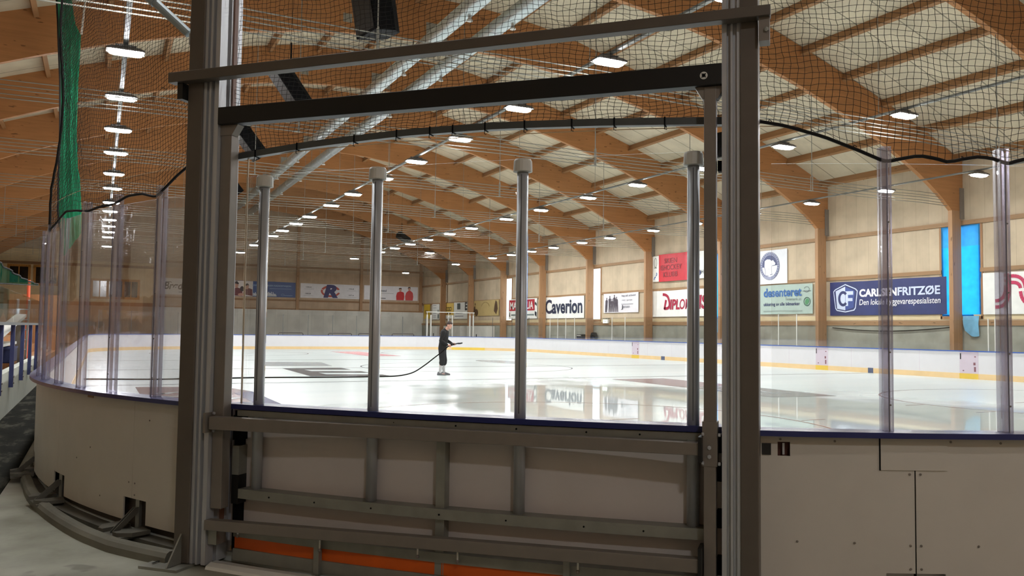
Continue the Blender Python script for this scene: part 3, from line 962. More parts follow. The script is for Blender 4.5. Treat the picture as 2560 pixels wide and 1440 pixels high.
def clear_post(a, z1, run):
    root = bpy.data.objects.new('glass_support', None)
    COL.objects.link(root)
    root.parent = run
    root['label'] = 'clear lilac tinted acrylic support'
    BASE[root.name] = BASE[run.name]
    da = math.degrees(0.0275 / 8.7)
    for s, nm in ((1, 'outer_channel'), (-1, 'inner_channel')):
        sweep(MB(), nl_path(a - da, a + da, 2), rect(-0.10 + s * 0.009, -0.10 + s * 0.034, RAIL, z1)).build(nm, M['acryl_post'], root)
    sweep(MB(), nl_path(a - 0.02, a + 0.02, 2), rect(-0.064, -0.060, RAIL, z1 - 0.1)).build('slot', flat('post_slot', 116, 112, 122), root)
    for z in (1.25, 1.55, 1.9, 2.3):
        p = arc(a + 0.05, RR - 0.066, z)
        MB().lathe(p, [(0.006, 0), (0.006, 0.005), (0.0005, 0.006)], 6, (p - CC - Vector((0, 0, z))).normalized()).build('screw', M['steel'], root)
    return root

postL = [-17.4, -22.0, -26.4, -31.0, -35.6, -40.2, -44.8]
postR = [17.3, 21.83, 26.4, 31.0]
for i, a in enumerate(postL):
    clear_post(a, 2.74 if i < 3 else 2.66, rt)
for i, a in enumerate(postR):
    clear_post(a, 2.74, rt2)
ed = [-12.2] + postL
for i in range(len(ed) - 1):
    glass_pane(nl_path(ed[i] - 0.14, ed[i + 1] + 0.14), RAIL, 2.645, '', M['acryl_glass'], rt)
ed = [12.9] + postR + [36.0]
for i in range(len(ed) - 1):
    glass_pane(nl_path(ed[i] + 0.14, ed[i + 1] - 0.14), RAIL, 2.645, '', M['glass'], rt2)

# far glass with slim posts: far end, far corner and the far long side
rim = list(reversed(corner_path(CX, YF - RR, 90, 160, 20))) + list(reversed(corner_path(XR - RR, YF - RR, 0, 90, 20)))
tot = sum((rim[i + 1][0] - rim[i][0]).length for i in range(len(rim) - 1))
k = int(tot / 1.75)
for i in range(k):
    pc = sub(rim, tot * i / k + 0.02, tot * (i + 1) / k - 0.02)
    glass_pane(pc, RAIL, 2.58, '', M['far_glass'], rt4)
    p, nrm = sub(rim, tot * i / k, tot * i / k + 0.05)[0]
    o = MB().box(p - nrm * 0.10 + Vector((-0.014, -0.014, RAIL)), p - nrm * 0.10 + Vector((0.014, 0.014, 2.6))).build('glass_post', M['tube_grey'], rt4)
sy = [12.0, 15.5, 19.22, 19.48, 28.75, 29.9, 31.2, 42.8, 44.25, 48.87, 50.06, 51.18, 52.3]
for i in range(len(sy)):
    hi = 2.28 if sy[i] < 22 else 2.55
    o = MB().box((XR - 0.115, sy[i] - 0.018, RAIL), (XR - 0.085, sy[i] + 0.018, hi)).build('glass_post', M['cap_white'], rt3)
    if i < len(sy) - 1:
        glass_pane(line_path((XR, sy[i] + 0.03, 0), (XR, sy[i + 1] - 0.03, 0), (1, 0, 0)), RAIL, hi - 0.04, '', M['far_glass'], rt3)

# ------------------------------------------------------------------ concrete kerb round the near boards
mb = MB()
KO = [(-45, 0.035), (-36, 0.05), (-30, 0.11), (-25, 0.17), (-20, 0.24), (-17, 0.265), (-13, 0.225)]
kr = []
for a in np.linspace(-45, -13.0, 40):
    k = float(np.interp(a, [q[0] for q in KO], [q[1] for q in KO]))
    w = min(0.10, k + 0.06)
    kr.append([arc(a, RR + o, z) for o, z in ((k - w, 0.0), (k + 0.005, 0.0), (k + 0.004, 0.05), (k - 0.012, 0.08), (k - 0.03, 0.09), (k - w + 0.02, 0.088), (k - w, 0.06))])
mb.loft(kr)
struct(mb.build('kerb', M['kerb']), 'rounded concrete kerb in front of the curved boards', 'kerb')
sweep(MB(), nl_path(-45, -12.6), rect(0.02, -0.2, 0.0, 0.05)).build('kerb_channel', M['grime'])
struct(bpy.data.objects['kerb_channel'], 'dirty gap between kerb and boards', 'kerb')
# ------------------------------------------------------------------ gate: posts, lifting frame and curved door leaf
def GP(mb, t0, t1, n0, n1, z0, z1):
    """box in the gate frame"""
    return mb.hexa([tn(t0, n0, z0), tn(t1, n0, z0), tn(t1, n1, z0), tn(t0, n1, z0)], [tn(t0, n0, z1), tn(t1, n0, z1), tn(t1, n1, z1), tn(t0, n1, z1)])
def gbar(t0, t1, z0, z1, z0r, z1r, n0, n1):
    return MB().hexa([tn(t0, n0, z0), tn(t1, n0, z0r), tn(t1, n1, z0r), tn(t0, n1, z0)], [tn(t0, n0, z1), tn(t1, n0, z1r), tn(t1, n1, z1r), tn(t0, n1, z1)])
PTOP = 4.9
def gate_post(s, label):
    """extruded guide post: plain steel outer half, ribbed aluminium guide on the gate side"""
    root = thing('gate_post', label, 'gate post', tuple(tn(s * 1.86, 8.66)))
    a, b, c = (s * 1.99, s * 1.865, s * 1.735) if s < 0 else (1.898, 1.80, 1.700)
    GP(MB(), a, b, 8.50, 8.75, 0.02, PTOP).build('steel_box', M['post_steel'], root, bevel=0.006)
    mb = MB()
    w = (c - b)
    # ribbed section: alternating ridges and grooves swept up the post
    ns = [(0.0, 8.735), (0.18, 8.735), (0.20, 8.715), (0.38, 8.715), (0.40, 8.742), (0.52, 8.742), (0.54, 8.712), (0.72, 8.712), (0.74, 8.738), (1.0, 8.738)]
    pl = [tn(b + w * k, n, 0.02) for k, n in ns] + [tn(c, 8.66, 0.02), tn(c - w * 0.22, 8.66, 0.02), tn(c - w * 0.22, 8.62, 0.02), tn(c, 8.62, 0.02), tn(c, 8.50, 0.02), tn(b, 8.50, 0.02)]
    mb.prism(pl, (0, 0, PTOP - 0.02))
    mb.build('guide_extrusion', M['alu'], root)
    mb = MB()
    GP(mb, a - s * -0.16, c + s * 0.10, 8.52, 8.90, 0.0, 0.018)
    mb.build('base_plate', M['alu_dull'], root)
    for t in (a - s * -0.10,):
        mb = MB()
        mb.prism([tn(t, 8.84, 0.026), tn(t - s * 0.012, 8.84, 0.026), tn(t - s * 0.012, 8.72, 0.026), tn(t, 8.72, 0.026)][::-1], (0, 0, 0.002))
        mb.build('slot', M['black'], root)
    mid = (a + b) / 2
    mb = MB()
    mb.prism([tn(mid - 0.006, 8.75, 0.02), tn(mid - 0.006, 8.89, 0.02), tn(mid - 0.006, 8.75, 0.22)], TV * 0.012)
    mb.build('gusset', M['alu_dull'], root)
    mb = MB()
    mb.prism([tn(a, 8.63, 0.02), tn(a + s * 0.15, 8.63, 0.02), tn(a, 8.63, 0.20)], NV * 0.012)
    mb.build('gusset', M['alu_dull'], root)
    return root
pl = gate_post(-1, 'grey guide post with ribbed aluminium track left of the gate')
pr = gate_post(1, 'grey guide post with ribbed aluminium track right of the gate')
for z in (2.51, 0.62):
    GP(MB(), -1.735, -1.70, 8.60, 8.66, z - 0.03, z + 0.03).build('stop_block', M['black'], pl)
GP(MB(), 1.67, 1.705, 8.60, 8.66, 2.58, 2.64).build('stop_block', M['black'], pr)

o = gbar(-2.10, 1.968, 3.365, 3.438, 3.402, 3.462, 8.752, 8.83).build('header_bar', M['post_steel'], None, tuple(tn(0, 8.8, 3.4)), bevel=0.004)
tag(o, 'long brown grey box bar bolted across both gate posts up high', 'bar')
for t0, t1, z0, z1 in ((-2.04, -1.995, 3.25, 3.365), (1.905, 1.962, 3.27, 3.402)):
    GP(MB(), t0, t1, 8.70, 8.80, z0, z1).build('bracket', M['black_steel'] if t0 < 0 else M['steel'], o)
MB().lathe(tn(1.945, 8.80, 3.33), [(0.014, 0), (0.014, 0.012), (0.006, 0.013)], 6, NV).build('bolt', M['alu_dull'], o)

# lifting frame with the door leaf
G = thing('rink_gate', 'lifting gate of grey steel frame and cream leaf between the two posts', 'gate', tuple(tn(0, 8.66)))
GP(MB(), -1.735, 1.70, 8.66, 8.745, 3.062, 3.184).build('top_beam', M['black_steel'], G, bevel=0.004)['label'] = 'black top beam of the gate frame'
mb = MB().lathe(tn(1.60, 8.7455, 3.118), [(0.022, 0), (0.022, 0.002), (0.0005, 0.003)], 20, NV)
mk = mb.build('round_sticker', M['white'], G)
mb = MB()
for q in range(4):
    an = q * PI / 4
    d1 = TV * math.cos(an) + Vector((0, 0, math.sin(an)))
    d2 = TV * -math.sin(an) + Vector((0, 0, math.cos(an)))
    mb.obox(tn(1.60, 8.7488, 3.118), d1 * (0.016 if q % 2 else 0.011), d2 * 0.0028, NV * 0.0006)
mb.build('sticker_star', M['black'], mk)
GP(MB(), -1.732, -1.645, 8.62, 8.705, 0.40, 3.062).build('upright', M['steel'], G, bevel=0.004)
GP(MB(), 1.598, 1.666, 8.635, 8.715, 0.05, 3.062).build('upright', M['steel'], G, bevel=0.004)
for t, w in ((-1.69, 0.10), (1.632, 0.085)):
    MB().hexa([tn(t - w / 2, 8.64, 2.99), tn(t + w / 2, 8.64, 2.99), tn(t + w / 2, 8.71, 2.99), tn(t - w / 2, 8.71, 2.99)],
              [tn(t - w, 8.64, 3.062), tn(t + w, 8.64, 3.062), tn(t + w, 8.71, 3.062), tn(t - w, 8.71, 3.062)]).build('top_bracket', M['steel'], G)
GP(MB(), 1.59, 1.674, 8.63, 8.722, 0.90, 1.15).build('sleeve', M['steel'], G, bevel=0.003)
for z in (0.955, 1.005):
    MB().lathe(tn(1.63, 8.722, z), [(0.012, 0), (0.012, 0.006), (0.006, 0.007)], 6, NV).build('bolt', M['alu'], G)
gbar(-1.70, 1.585, 0.948, 1.036, 0.966, 1.036, 8.715, 8.785).build('cross_bar', M['steel'], G, bevel=0.004)
gbar(-1.715, 1.585, 0.27, 0.338, 0.322, 0.398, 8.715, 8.785).build('cross_bar', M['steel'], G, bevel=0.004)
for t, z0, z1 in ((-1.735, 0.925, 1.06), (1.575, 0.93, 1.07), (1.575, 0.29, 0.46)):
    GP(MB(), t, t + 0.02, 8.66, 8.80, z0, z1).build('bracket_plate', M['black_steel'] if t > 0 else M['steel'], G)
for t, z in ((-1.70, 1.055), (-1.70, 0.935), (1.59, 1.08), (1.68, 1.08), (1.59, 0.92), (1.68, 0.92)):
    MB().lathe(tn(t, 8.74, z), [(0.01, 0), (0.01, 0.012), (0.004, 0.013)], 6, TV).build('bolt', M['alu'], G)
GP(MB(), -1.73, -1.66, 8.62, 8.72, 0.16, 0.27).build('foot_plate', M['alu_dull'], G)
GP(MB(), -1.735, -1.725, 8.56, 8.60, 0.3, 4.85).build('guide_rod', flat('copper_guide', 128, 92, 78), G)

def nr(t):
    return 8.71 - 0.095 * (t / 1.72) ** 2
def gpath(t0, t1, k=16):
    out = []
    for i in range(k + 1):
        t = t0 + (t1 - t0) * i / k
        nn = (NV + TV * (2 * 0.095 * t / 1.72 ** 2)).normalized()
        out.append((tn(t, nr(t)), nn))
    return out
gp = gpath(-1.70, 1.69)
sweep(MB(), gp, rect(0.0, -0.17, 1.078, 1.112)).build('cap_rail', M['navy'], G)
sweep(MB(), gpath(-1.73, 1.70), rect(-0.12, -0.145, 0.10, 1.078)).build('leaf_panel', M['gate_panel'], G)['label'] = 'pale pinkish grey curved leaf'
sweep(MB(), gpath(-1.73, 1.70), rect(-0.145, -0.165, ICE + 0.02, 1.078)).build('ice_side_facing', M['board_in'], G)
sweep(MB(), gpath(-1.60, 1.66), [(-0.015, 1.03), (-0.015, 1.072), (-0.12, 1.072), (-0.12, 1.064), (-0.023, 1.064), (-0.023, 1.03)]).build('top_flange', M['alu_dull'], G)
sweep(MB(), gpath(-1.57, 1.60), [(-0.01, 0.465), (-0.01, 0.53), (-0.12, 0.53), (-0.12, 0.522), (-0.018, 0.522), (-0.018, 0.465)]).build('middle_flange', M['alu_dull'], G)
sweep(MB(), gpath(-1.62, 1.60), [(-0.03, 0.195), (-0.03, 0.255), (-0.12, 0.255), (-0.12, 0.247), (-0.038, 0.247), (-0.038, 0.195)]).build('bottom_flange', M['alu_dull'], G)
sweep(MB(), gpath(-1.62, 1.60), rect(-0.045, -0.075, 0.115, 0.20)).build('seal_strip', M['orange'], G)['label'] = 'orange rubber seal along the gate foot'
sweep(MB(), gpath(-1.62, 1.60), rect(-0.03, -0.11, 0.035, 0.115)).build('sill_channel', M['alu_dull'], G)
for t in (-0.93, -0.50, -0.02, 0.42, 0.90, 1.25, -1.3):
    q = tn(t, nr(t) - 0.0095, 0.495)
    MB().lathe(q, [(0.006, 0), (0.006, 0.003), (0.001, 0.004)], 6, NV).build('rivet', M['black'], G)
    q = tn(t * 0.9 + 0.1, nr(t) - 0.0145, 1.05)
    MB().lathe(q, [(0.006, 0), (0.006, 0.003), (0.001, 0.004)], 6, NV).build('rivet', M['black'], G)
# leaf stiffeners, dark seam, hinge block on the left
for t, z0, z1 in ((-0.03, 0.53, 1.03), (-0.03, 0.255, 0.465), (-0.03, 0.0, 0.195)):
    GP(MB(), t - 0.03, t + 0.03, nr(t) - 0.12, nr(t) - 0.045, z0, z1).build('stiffener', M['alu_dull'], G)
for t in (-0.90, 0.80):
    GP(MB(), t - 0.02, t + 0.02, nr(t) - 0.04, nr(t) + 0.0, 0.03, 0.30).build('hanger', M['alu_dull'], G)
for t, z in ((-0.87, 0.205), (-0.155, 0.24), (0.115, 0.235), (0.87, 0.245), (-1.55, 0.225)):  # white pins and nuts stand in for light showing through small gaps
    MB().tube([tn(t, nr(t) + 0.005, z), tn(t, nr(t) + 0.005, z + 0.06)], 0.006, 8).build('light_gap_pin', M['white'], G)
    MB().ball(tn(t, nr(t) + 0.005, z - 0.012), 0.012).build('light_gap_nut', M['steel'], G)
GP(MB(), -0.60, -0.588, nr(-.6) - 0.121, nr(-.6) - 0.117, 0.53, 1.03).build('panel_seam', M['black'], G)
for z0, z1, mt in ((0.86, 1.03, 'black'), (0.42, 0.62, 'black_steel'), (0.62, 0.82, 'alu_dull')):
    GP(MB(), -1.64, -1.585, 8.50, 8.60, z0, z1).build('hinge_block', M['black'] if mt == 'black' else M[mt], G)
GP(MB(), -1.655, -1.60, 8.46, 8.56, 0.10, 1.06).build('hinge_post', M['black'], G)
GP(MB(), -1.80, -1.60, 8.40, 8.445, 0.062, 1.06).build('gap_blocker', M['black'], G)  # black strips added to block bright ice showing through the gate gaps
GP(MB(), 1.60, 1.80, 8.40, 8.445, 0.062, 1.06).build('gap_blocker', M['black'], G)
for z in (0.34, 0.60, 0.86, 1.02):
    GP(MB(), 1.666, 1.70, 8.60, 8.66, z - 0.05, z + 0.05).build('roller', M['black'], G)
# aluminium tubes carrying the glass of the gate
POLES = (-1.458, -0.535, 0.480, 1.522)
for t in POLES:
    n0 = nr(t) - 0.075
    p = MB().tube([tn(t, n0, 0.53), tn(t, n0, 2.66)], 0.036, 20).build('glass_pole', M['alu'], G, smooth=True)
    for f in p.data.polygons:
        f.use_smooth = len(f.vertices) == 4
    c = MB().lathe(tn(t, n0, 2.635), [(0.045, 0.0), (0.060, 0.004), (0.057, 0.07), (0.050, 0.082), (0.001, 0.084)], 20).build('pole_cap', M['cap_white'], p)
    GP(MB(), t + 0.0, t + 0.007, n0 + 0.030, n0 + 0.0365, 1.14, 2.62).build('pole_slot', flat('pole_slot', 96, 98, 102), p)
eds = [-1.63, -1.49], [-1.42, -0.575], [-0.495, 0.44], [0.52, 1.482], [1.56, 1.66]
for a, b in eds:
    sweep(MB(), gpath(a, b, 8), rect(-0.080, -0.072, 1.112, 2.72)).build('gate_glass', M['glass'], G)
GP(MB(), -1.607, -1.600, nr(-1.6) - 0.07, nr(-1.6) - 0.06, 1.112, 2.86).build('glass_edge', flat('glass_edge', 196, 176, 150), G)

# curved net rail above the leaf, with cable ties
TZ = [(-1.735, 2.885), (-1.07, 2.925), (-0.33, 2.952), (0.33, 2.955), (0.98, 2.938), (1.55, 2.918), (1.70, 2.912)]
def tube_z(t):
    return float(np.interp(t, [q[0] for q in TZ], [q[1] for q in TZ]))
def tube_pt(t):
    return tn(t, nr(t) - 0.06, tube_z(t) - 0.022)
NR = MB().tube([tube_pt(-1.70 + 3.39 * i / 24) for i in range(25)], 0.02, up=(0, 0, 1), sq=(0.05, 0.044)).build('net_rail', M['tube_grey'], None, tuple(tube_pt(0)))
tag(NR, 'curved dark grey tube carrying the net over the gate glass', 'rail')
for t in (-1.52, -1.16, -0.70, -0.38, 0.02, 0.24, 0.50, 0.80, 1.06, 1.36, -0.14):
    q = tube_pt(t)
    mb = MB()
    mb.obox(q, TV * 0.004, NV * 0.030, Vector((0, 0, 0.026)))
    mb.tube([q + NV * 0.03, q + NV * 0.035 + Vector((0, 0, -0.05)), q + NV * 0.04 + TV * 0.015 + Vector((0, 0, -0.055))], 0.0025, 5)
    mb.build('cable_tie', M['black'], NR)

# threshold, stay pipe, wire
mb = MB()
pp = [tn(-1.72 + 3.4 * i / 10, nr(-1.72 + 3.4 * i / 10) + 0.0, 0) for i in range(11)]
rows = []
for i, q in enumerate(pp):
    rows.append([q + NV * 0.015, q + NV * 0.14, q + NV * 0.13 + Vector((0, 0, 0.02)), q + NV * 0.08 + Vector((0, 0, 0.035)), q + NV * 0.015 + Vector((0, 0, 0.03))])
mb.loft(rows)
o = mb.build('threshold_strip', M['white'], None, tuple(pp[5]))
tag(o, 'rounded white plastic threshold strip on the floor before the gate', 'threshold')

st = thing('stay_pipe', 'pale grey sloping stay pipe fixed to the left gate post', 'pipe', tuple(tn(-1.99, 8.66, 3.68)))
pa, pb = tn(-1.99, 8.66, 3.70), tn(-3.1, 9.0, 4.75)
MB().tube([pa.lerp(pb, 0.06), pa.lerp(pb, 0.30)], 0.032, 14).build('sleeve', M['pale_pipe'], st, smooth=False)
MB().tube([pa.lerp(pb, 0.28), pb], 0.040, 14).build('pipe', M['pale_pipe'], st)
MB().obox(pa.lerp(pb, 0.02), TV * 0.03, NV * 0.03, Vector((0, 0, 0.045))).build('clevis', M['alu'], st)
mb = MB()
for q in (Vector((0, 0, 0.02)), Vector((0, 0, -0.02))):
    mb.lathe(pa.lerp(pb, 0.03) + q + NV * 0.03, [(0.009, 0), (0.009, 0.012), (0.003, 0.014)], 6, NV)
mb.build('bolt', M['alu'], st)

w = MB().tube([arc(a, RR - 0.10, 2.868) for a in np.linspace(-36, 36, 50)], 0.003, 5).build('tension_wire', flat('cream_wire', 214, 186, 150), None, tuple(arc(0, RR - .1, 2.868)))
tag(w, 'thin pale tension wire strung above the glass and gate', 'wire')

# ------------------------------------------------------------------ safety net
ROPE = [(-36.6, 2.60), (-33.2, 2.64), (-30.4, 2.715), (-28.2, 2.69), (-25.9, 2.652), (-24.4, 2.665), (-22.3, 2.662), (-20.7, 2.708), (-19.2, 2.705), (-17.85, 2.66), (-17.0, 2.72), (-16.0, 2.80), (-14.95, 2.87), (-13.0, 2.90)]
ROPER = [(12.2, 2.905), (13.5, 2.868), (15.0, 2.80), (16.3, 2.72), (17.33, 2.652), (17.9, 2.672), (18.6, 2.692), (19.2, 2.678), (19.72, 2.655), (20.3, 2.676), (20.95, 2.692), (21.5, 2.68), (22.0, 2.652), (22.6, 2.68), (23.2, 2.69), (24.4, 2.65), (25.2, 2.69), (26.4, 2.65), (28.6, 2.69), (31, 2.65), (33.2, 2.69), (35.6, 2.65), (38, 2.69), (42, 2.65)]
def net_base(a):
    if a <= -12.5:
        return arc(a, RR - 0.085, float(np.interp(a, [q[0] for q in ROPE], [q[1] for q in ROPE])))
    if a >= 12.0:
        return arc(a, RR - 0.085, float(np.interp(a, [q[0] for q in ROPER], [q[1] for q in ROPER])))
    t = 8.7 * math.sin(math.radians(a))
    k = min(1, max(0, (12.2 - abs(a)) / 1.0))
    p = tube_pt(max(-1.72, min(1.70, t))) if abs(t) < 1.70 else tn(t, nr(1.7) - 0.06, 2.89)
    return p + Vector((0, 0, 0.015))
CELL_A = math.degrees(0.0405 / 8.7)
A0, A1 = -36.0, 42.0
na = int((A1 - A0) / CELL_A)
nz = 74
nodes = np.zeros((na + 1, nz + 1, 3))
for i in range(na + 1):
    a = A0 + (A1 - A0) * i / na
    b = net_base(a)
    lean = 0.0
    for j in range(nz + 1):
        h = j * 0.0335
        k = math.exp(-h / 0.35)
        z = (b.z - 2.78) * k + 2.78 + h + 0.010 * math.sin(a * 1.9 + j * 0.33) + 0.05 * math.sin(a * 0.42 + 0.6) * (1 - k)
        aa = a
        if a < -25:                         # gathered towards the left edge higher up
            e = (-25 - a) / 11.0
            aa = a + 2.5 * e * min(1, h / 0.55)
        aa += 0.05 * math.sin(j * 0.7 + a * 1.3)
        dr = 0.025 * math.sin(a * 0.5 + j * 0.12)
        base = net_base(aa) if j == 0 else None
        r0 = math.hypot((b - CC).x, (b - CC).y)
        q = arc(aa, r0 + dr * min(1, h * 3), z)
        nodes[i, j] = q[:]
nodes += rng.normal(0, 0.0022, nodes.shape)
# two tears in the mesh, as in the photograph: a few nodes pulled aside
def cords(lines, r):
    V, Fc, k0 = [], [], 0
    for L in lines:
        L = np.asarray(L)
        d = np.gradient(L, axis=0)
        d /= np.linalg.norm(d, axis=1)[:, None] + 1e-9
        ref = np.array([0.0, 0.0, 1.0]) if abs(d[:, 2]).mean() < 0.7 else np.array([0.70711, -0.70711, 0.0])
        a = np.cross(d, ref)
        a /= np.linalg.norm(a, axis=1)[:, None] + 1e-9
        b = np.cross(d, a)
        m_ = len(L)
        ring = np.stack([L + r * (a * math.cos(2 * PI * s / 3) + b * math.sin(2 * PI * s / 3)) for s in range(3)], 1)
        V.append(ring.reshape(-1, 3))
        i = np.arange(m_ - 1)
        for s in range(3):
            s2 = (s + 1) % 3
            Fc.append(np.stack([k0 + i * 3 + s, k0 + i * 3 + s2, k0 + (i + 1) * 3 + s2, k0 + (i + 1) * 3 + s], 1))
        k0 += m_ * 3
    return np.concatenate(V), np.concatenate(Fc)
V, Fc = cords([nodes[i] for i in range(na + 1)] + [nodes[:, j] for j in range(nz + 1)], 0.0016)
base = arc(0, RR, 2.9)
V = V - np.array(base[:])
me = bpy.data.meshes.new('safety_net')
me.vertices.add(len(V))
me.vertices.foreach_set('co', V.astype(np.float32).ravel())
me.loops.add(len(Fc) * 4)
me.loops.foreach_set('vertex_index', Fc.astype(np.int32).ravel())
me.polygons.add(len(Fc))
me.polygons.foreach_set('loop_start', np.arange(0, len(Fc) * 4, 4, dtype=np.int32))
me.update(calc_edges=True)
me.materials.append(M['net'])
net = bpy.data.objects.new('safety_net', me)
COL.objects.link(net)
net.location = base
BASE[net.name] = tuple(base)
tag(net, 'black square mesh safety net hanging above the near glass', 'net')
mb = MB()
mb.tube([net_base(a) for a in np.linspace(-36.4, -12.6, 70)], 0.0105, 7)
mb.build('hem_rope', M['net'], net)
MB().tube([net_base(a) for a in np.linspace(12.1, 42, 100)], 0.0105, 7).build('hem_rope', M['net'], net)
MB().tube([Vector(nodes[0, j]) + Vector((0, 0, 0)) for j in range(0, nz + 1, 2)], 0.013, 6).build('edge_rope', M['net'], net)
mb = MB()
for k_ in (-16.4, 12.9, 14.5, 16.1, 20.2, -20, -24):
    q = net_base(k_)
    mb.tube([q, q + Vector((0.01, 0, 0.02)), q + Vector((0.03, 0.0, 0.012))], 0.003, 4)
mb.build('tie', M['net'], net)
# ------------------------------------------------------------------ lamps in four rows
LZ = 7.15
def stadium(w, d, z, k=6, r=0.1):
    out = []
    for cx, cy, a0 in ((w / 2 - r, d / 2 - r, 0), (-w / 2 + r, d / 2 - r, 90), (-w / 2 + r, -d / 2 + r, 180), (w / 2 - r, -d / 2 + r, 270)):
        for i in range(k + 1):
            a = math.radians(a0 + 90 * i / k)
            out.append(Vector((cx + r * math.cos(a), cy + r * math.sin(a), z)))
    return out
lamp0 = thing('ceiling_lamp', None, 'lamp', (0, 0, 0), 'lamps in four rows over the ice')
MB().loft([stadium(0.56, 0.22, 0.0), stadium(0.62, 0.28, 0.012), stadium(0.64, 0.30, 0.05)]).build('diffuser', M['lamp_light'], lamp0)
MB().loft([stadium(0.72, 0.36, 0.05, 3, 0.05), stadium(0.72, 0.36, 0.085, 3, 0.05), stadium(0.56, 0.28, 0.13, 3, 0.04)]).build('housing', M['lamp_body'], lamp0)
b = MB().box((-0.2, -0.10, 0.13), (0.2, 0.10, 0.15))
for s in (-1, 1):
    b.box((s * 0.17 - 0.012, -0.05, 0.15), (s * 0.17 + 0.012, 0.05, 0.18))
b.box((-0.2, -0.05, 0.18), (0.2, 0.05, 0.195)).build('bracket', M['lamp_body'], lamp0)
YS = [-4.4, 6.9, 10.6, 14.35, 18.5, 22.3, 26.05, 29.6, 33.75, 37.4, 41.75, 44.95, 48.6, 51.8, 55.0, 58.3, 65.2]  # first entry is an added lamp behind the camera, brightening the near boards
ROWS = [(0.29, 'leftmost', 4, YS), (9.25, 'second', 2, YS[:-1] + [64.6, 72.2]), (18.09, 'third', 2, YS[1:]), (27.05, 'rightmost', 3, YS[1:-1] + [65.7, 78.7])]
first = True
for x, rn, vis, ys_ in ROWS:
    for i, y in enumerate(ys_):
        o = lamp0 if first else copy_tree(lamp0)
        first = False
        o.location = (x, y, LZ)
        if i < vis:
            o['label'] = 'unseen lit hall lamp towards the near end, %s row, %s' % (rn, ORD[i])
        elif i == len(ys_) - 1 or y > 62:
            o['label'] = 'lit hall lamp beyond the far boards, %s row of lamps, %d metres away' % (rn, round(y))
        else:
            o['label'] = 'lit white hall lamp, %s from the front in the %s lamp row' % (ORD[i - vis], rn)
o = copy_tree(lamp0)
o.location = (21.4, 57.0, LZ)
o['label'] = 'lit hall lamp hung alone between the third and rightmost lamp rows'
for x, rn, vis, ys_ in ROWS:
    mb = MB().box((x - 0.045, ys_[0] - 0.4, LZ + 0.20), (x + 0.045, 58.7, LZ + 0.215))
    for s in (-1, 1):
        mb.box((x + s * 0.045 - 0.003, ys_[0] - 0.4, LZ + 0.20), (x + s * 0.045 + 0.003, 58.7, LZ + 0.245))
    t = mb.build('cable_tray', M['tray'], None, (x, 30, LZ + 0.2))
    tag(t, 'slim grey cable tray carrying the %s row of lamps' % rn, 'cable tray')
    for j in range(-3, 6):
        y = Y0 + j * DY + 0.09
        if abs(x - XC) < 19 and ys_[0] < y < 58:
            zt = interp(UNDER, x - XC)
            mb = MB().box((x - 0.006, y - 0.006, LZ + 0.21), (x + 0.006, y + 0.006, zt + 0.002))
            mb.build('drop_rod', M['pipe'], t)

# ------------------------------------------------------------------ bundles of pipes across the hall, one under each beam
for j in range(-1, 9):
    y = Y0 + j * DY + 0.09
    root = thing('pipe_bundle', 'ladder of five thin grey pipes crossing the hall, %s from the near end' % ORD[j + 1], 'pipes', (XC, y, 6.93), 'pipe ladders across the hall')
    zb = 6.86
    for k in range(5):
        z = zb + k * 0.105
        pts = [Vector((x, y + (0.02 if k % 2 else -0.02), z - 0.05 * math.sin(PI * ((x + 8) / 9.2 % 1)))) for x in np.linspace(XC - HALF, XC + HALF, 64)]
        MB().tube(pts, 0.0125, 6).build('pipe', M['pipe'], root)
    for x in (-4.6, 4.55, 13.75, 22.95):
        mb = MB().box((x - 0.012, y - 0.05, zb - 0.03), (x + 0.012, y - 0.035, zb + 0.50)).box((x - 0.012, y + 0.035, zb - 0.03), (x + 0.012, y + 0.05, zb + 0.50))
        mb.box((x - 0.16, y - 0.05, zb - 0.05), (x + 0.04, y + 0.05, zb - 0.03))
        mb.box((x - 0.01, y - 0.01, zb + 0.47), (x + 0.01, y + 0.01, interp(UNDER, x - XC) + 0.002))
        mb.build('hanger', M['alu_dull'], root)

# ------------------------------------------------------------------ two ventilation ducts near the ridge
for nm, x in (('left', 9.88), ('right', 11.36)):
    root = thing('ventilation_duct', 'long round silver duct under the ridge, the %s one' % nm, 'duct', (x, 6, 11.55))
    p = MB().tube([(x, yy, 11.55) for yy in (3.0, 74.6)], 0.26, 24).build('duct', M['duct'], root)
    for f in p.data.polygons:
        f.use_smooth = len(f.vertices) == 4
    for yy in np.arange(6, 74, 3.05):
        MB().tube([(x, yy - 0.035, 11.55), (x, yy + 0.035, 11.55)], 0.268, 24).build('joint_band', M['alu'], root)
    for yy in np.arange(17, 74, 6.2):
        MB().lathe((x, yy, 11.30), [(0.05, 0), (0.05, 0.10), (0.10, 0.16), (0.10, 0.19), (0.002, 0.19)], 10, (0, 0, -1)).build('nozzle', M['cap_white'], root)
    for j in range(-2, 8):
        yy = Y0 + j * DY + 0.09
        mb = MB()
        for s in (-1, 1):
            mb.box((x + s * 0.25 - 0.01, yy - 0.02, 11.5), (x + s * 0.25 + 0.01, yy + 0.02, interp(UNDER, x - XC) + 0.002))
        mb.build('hanger', M['alu_dull'], root)

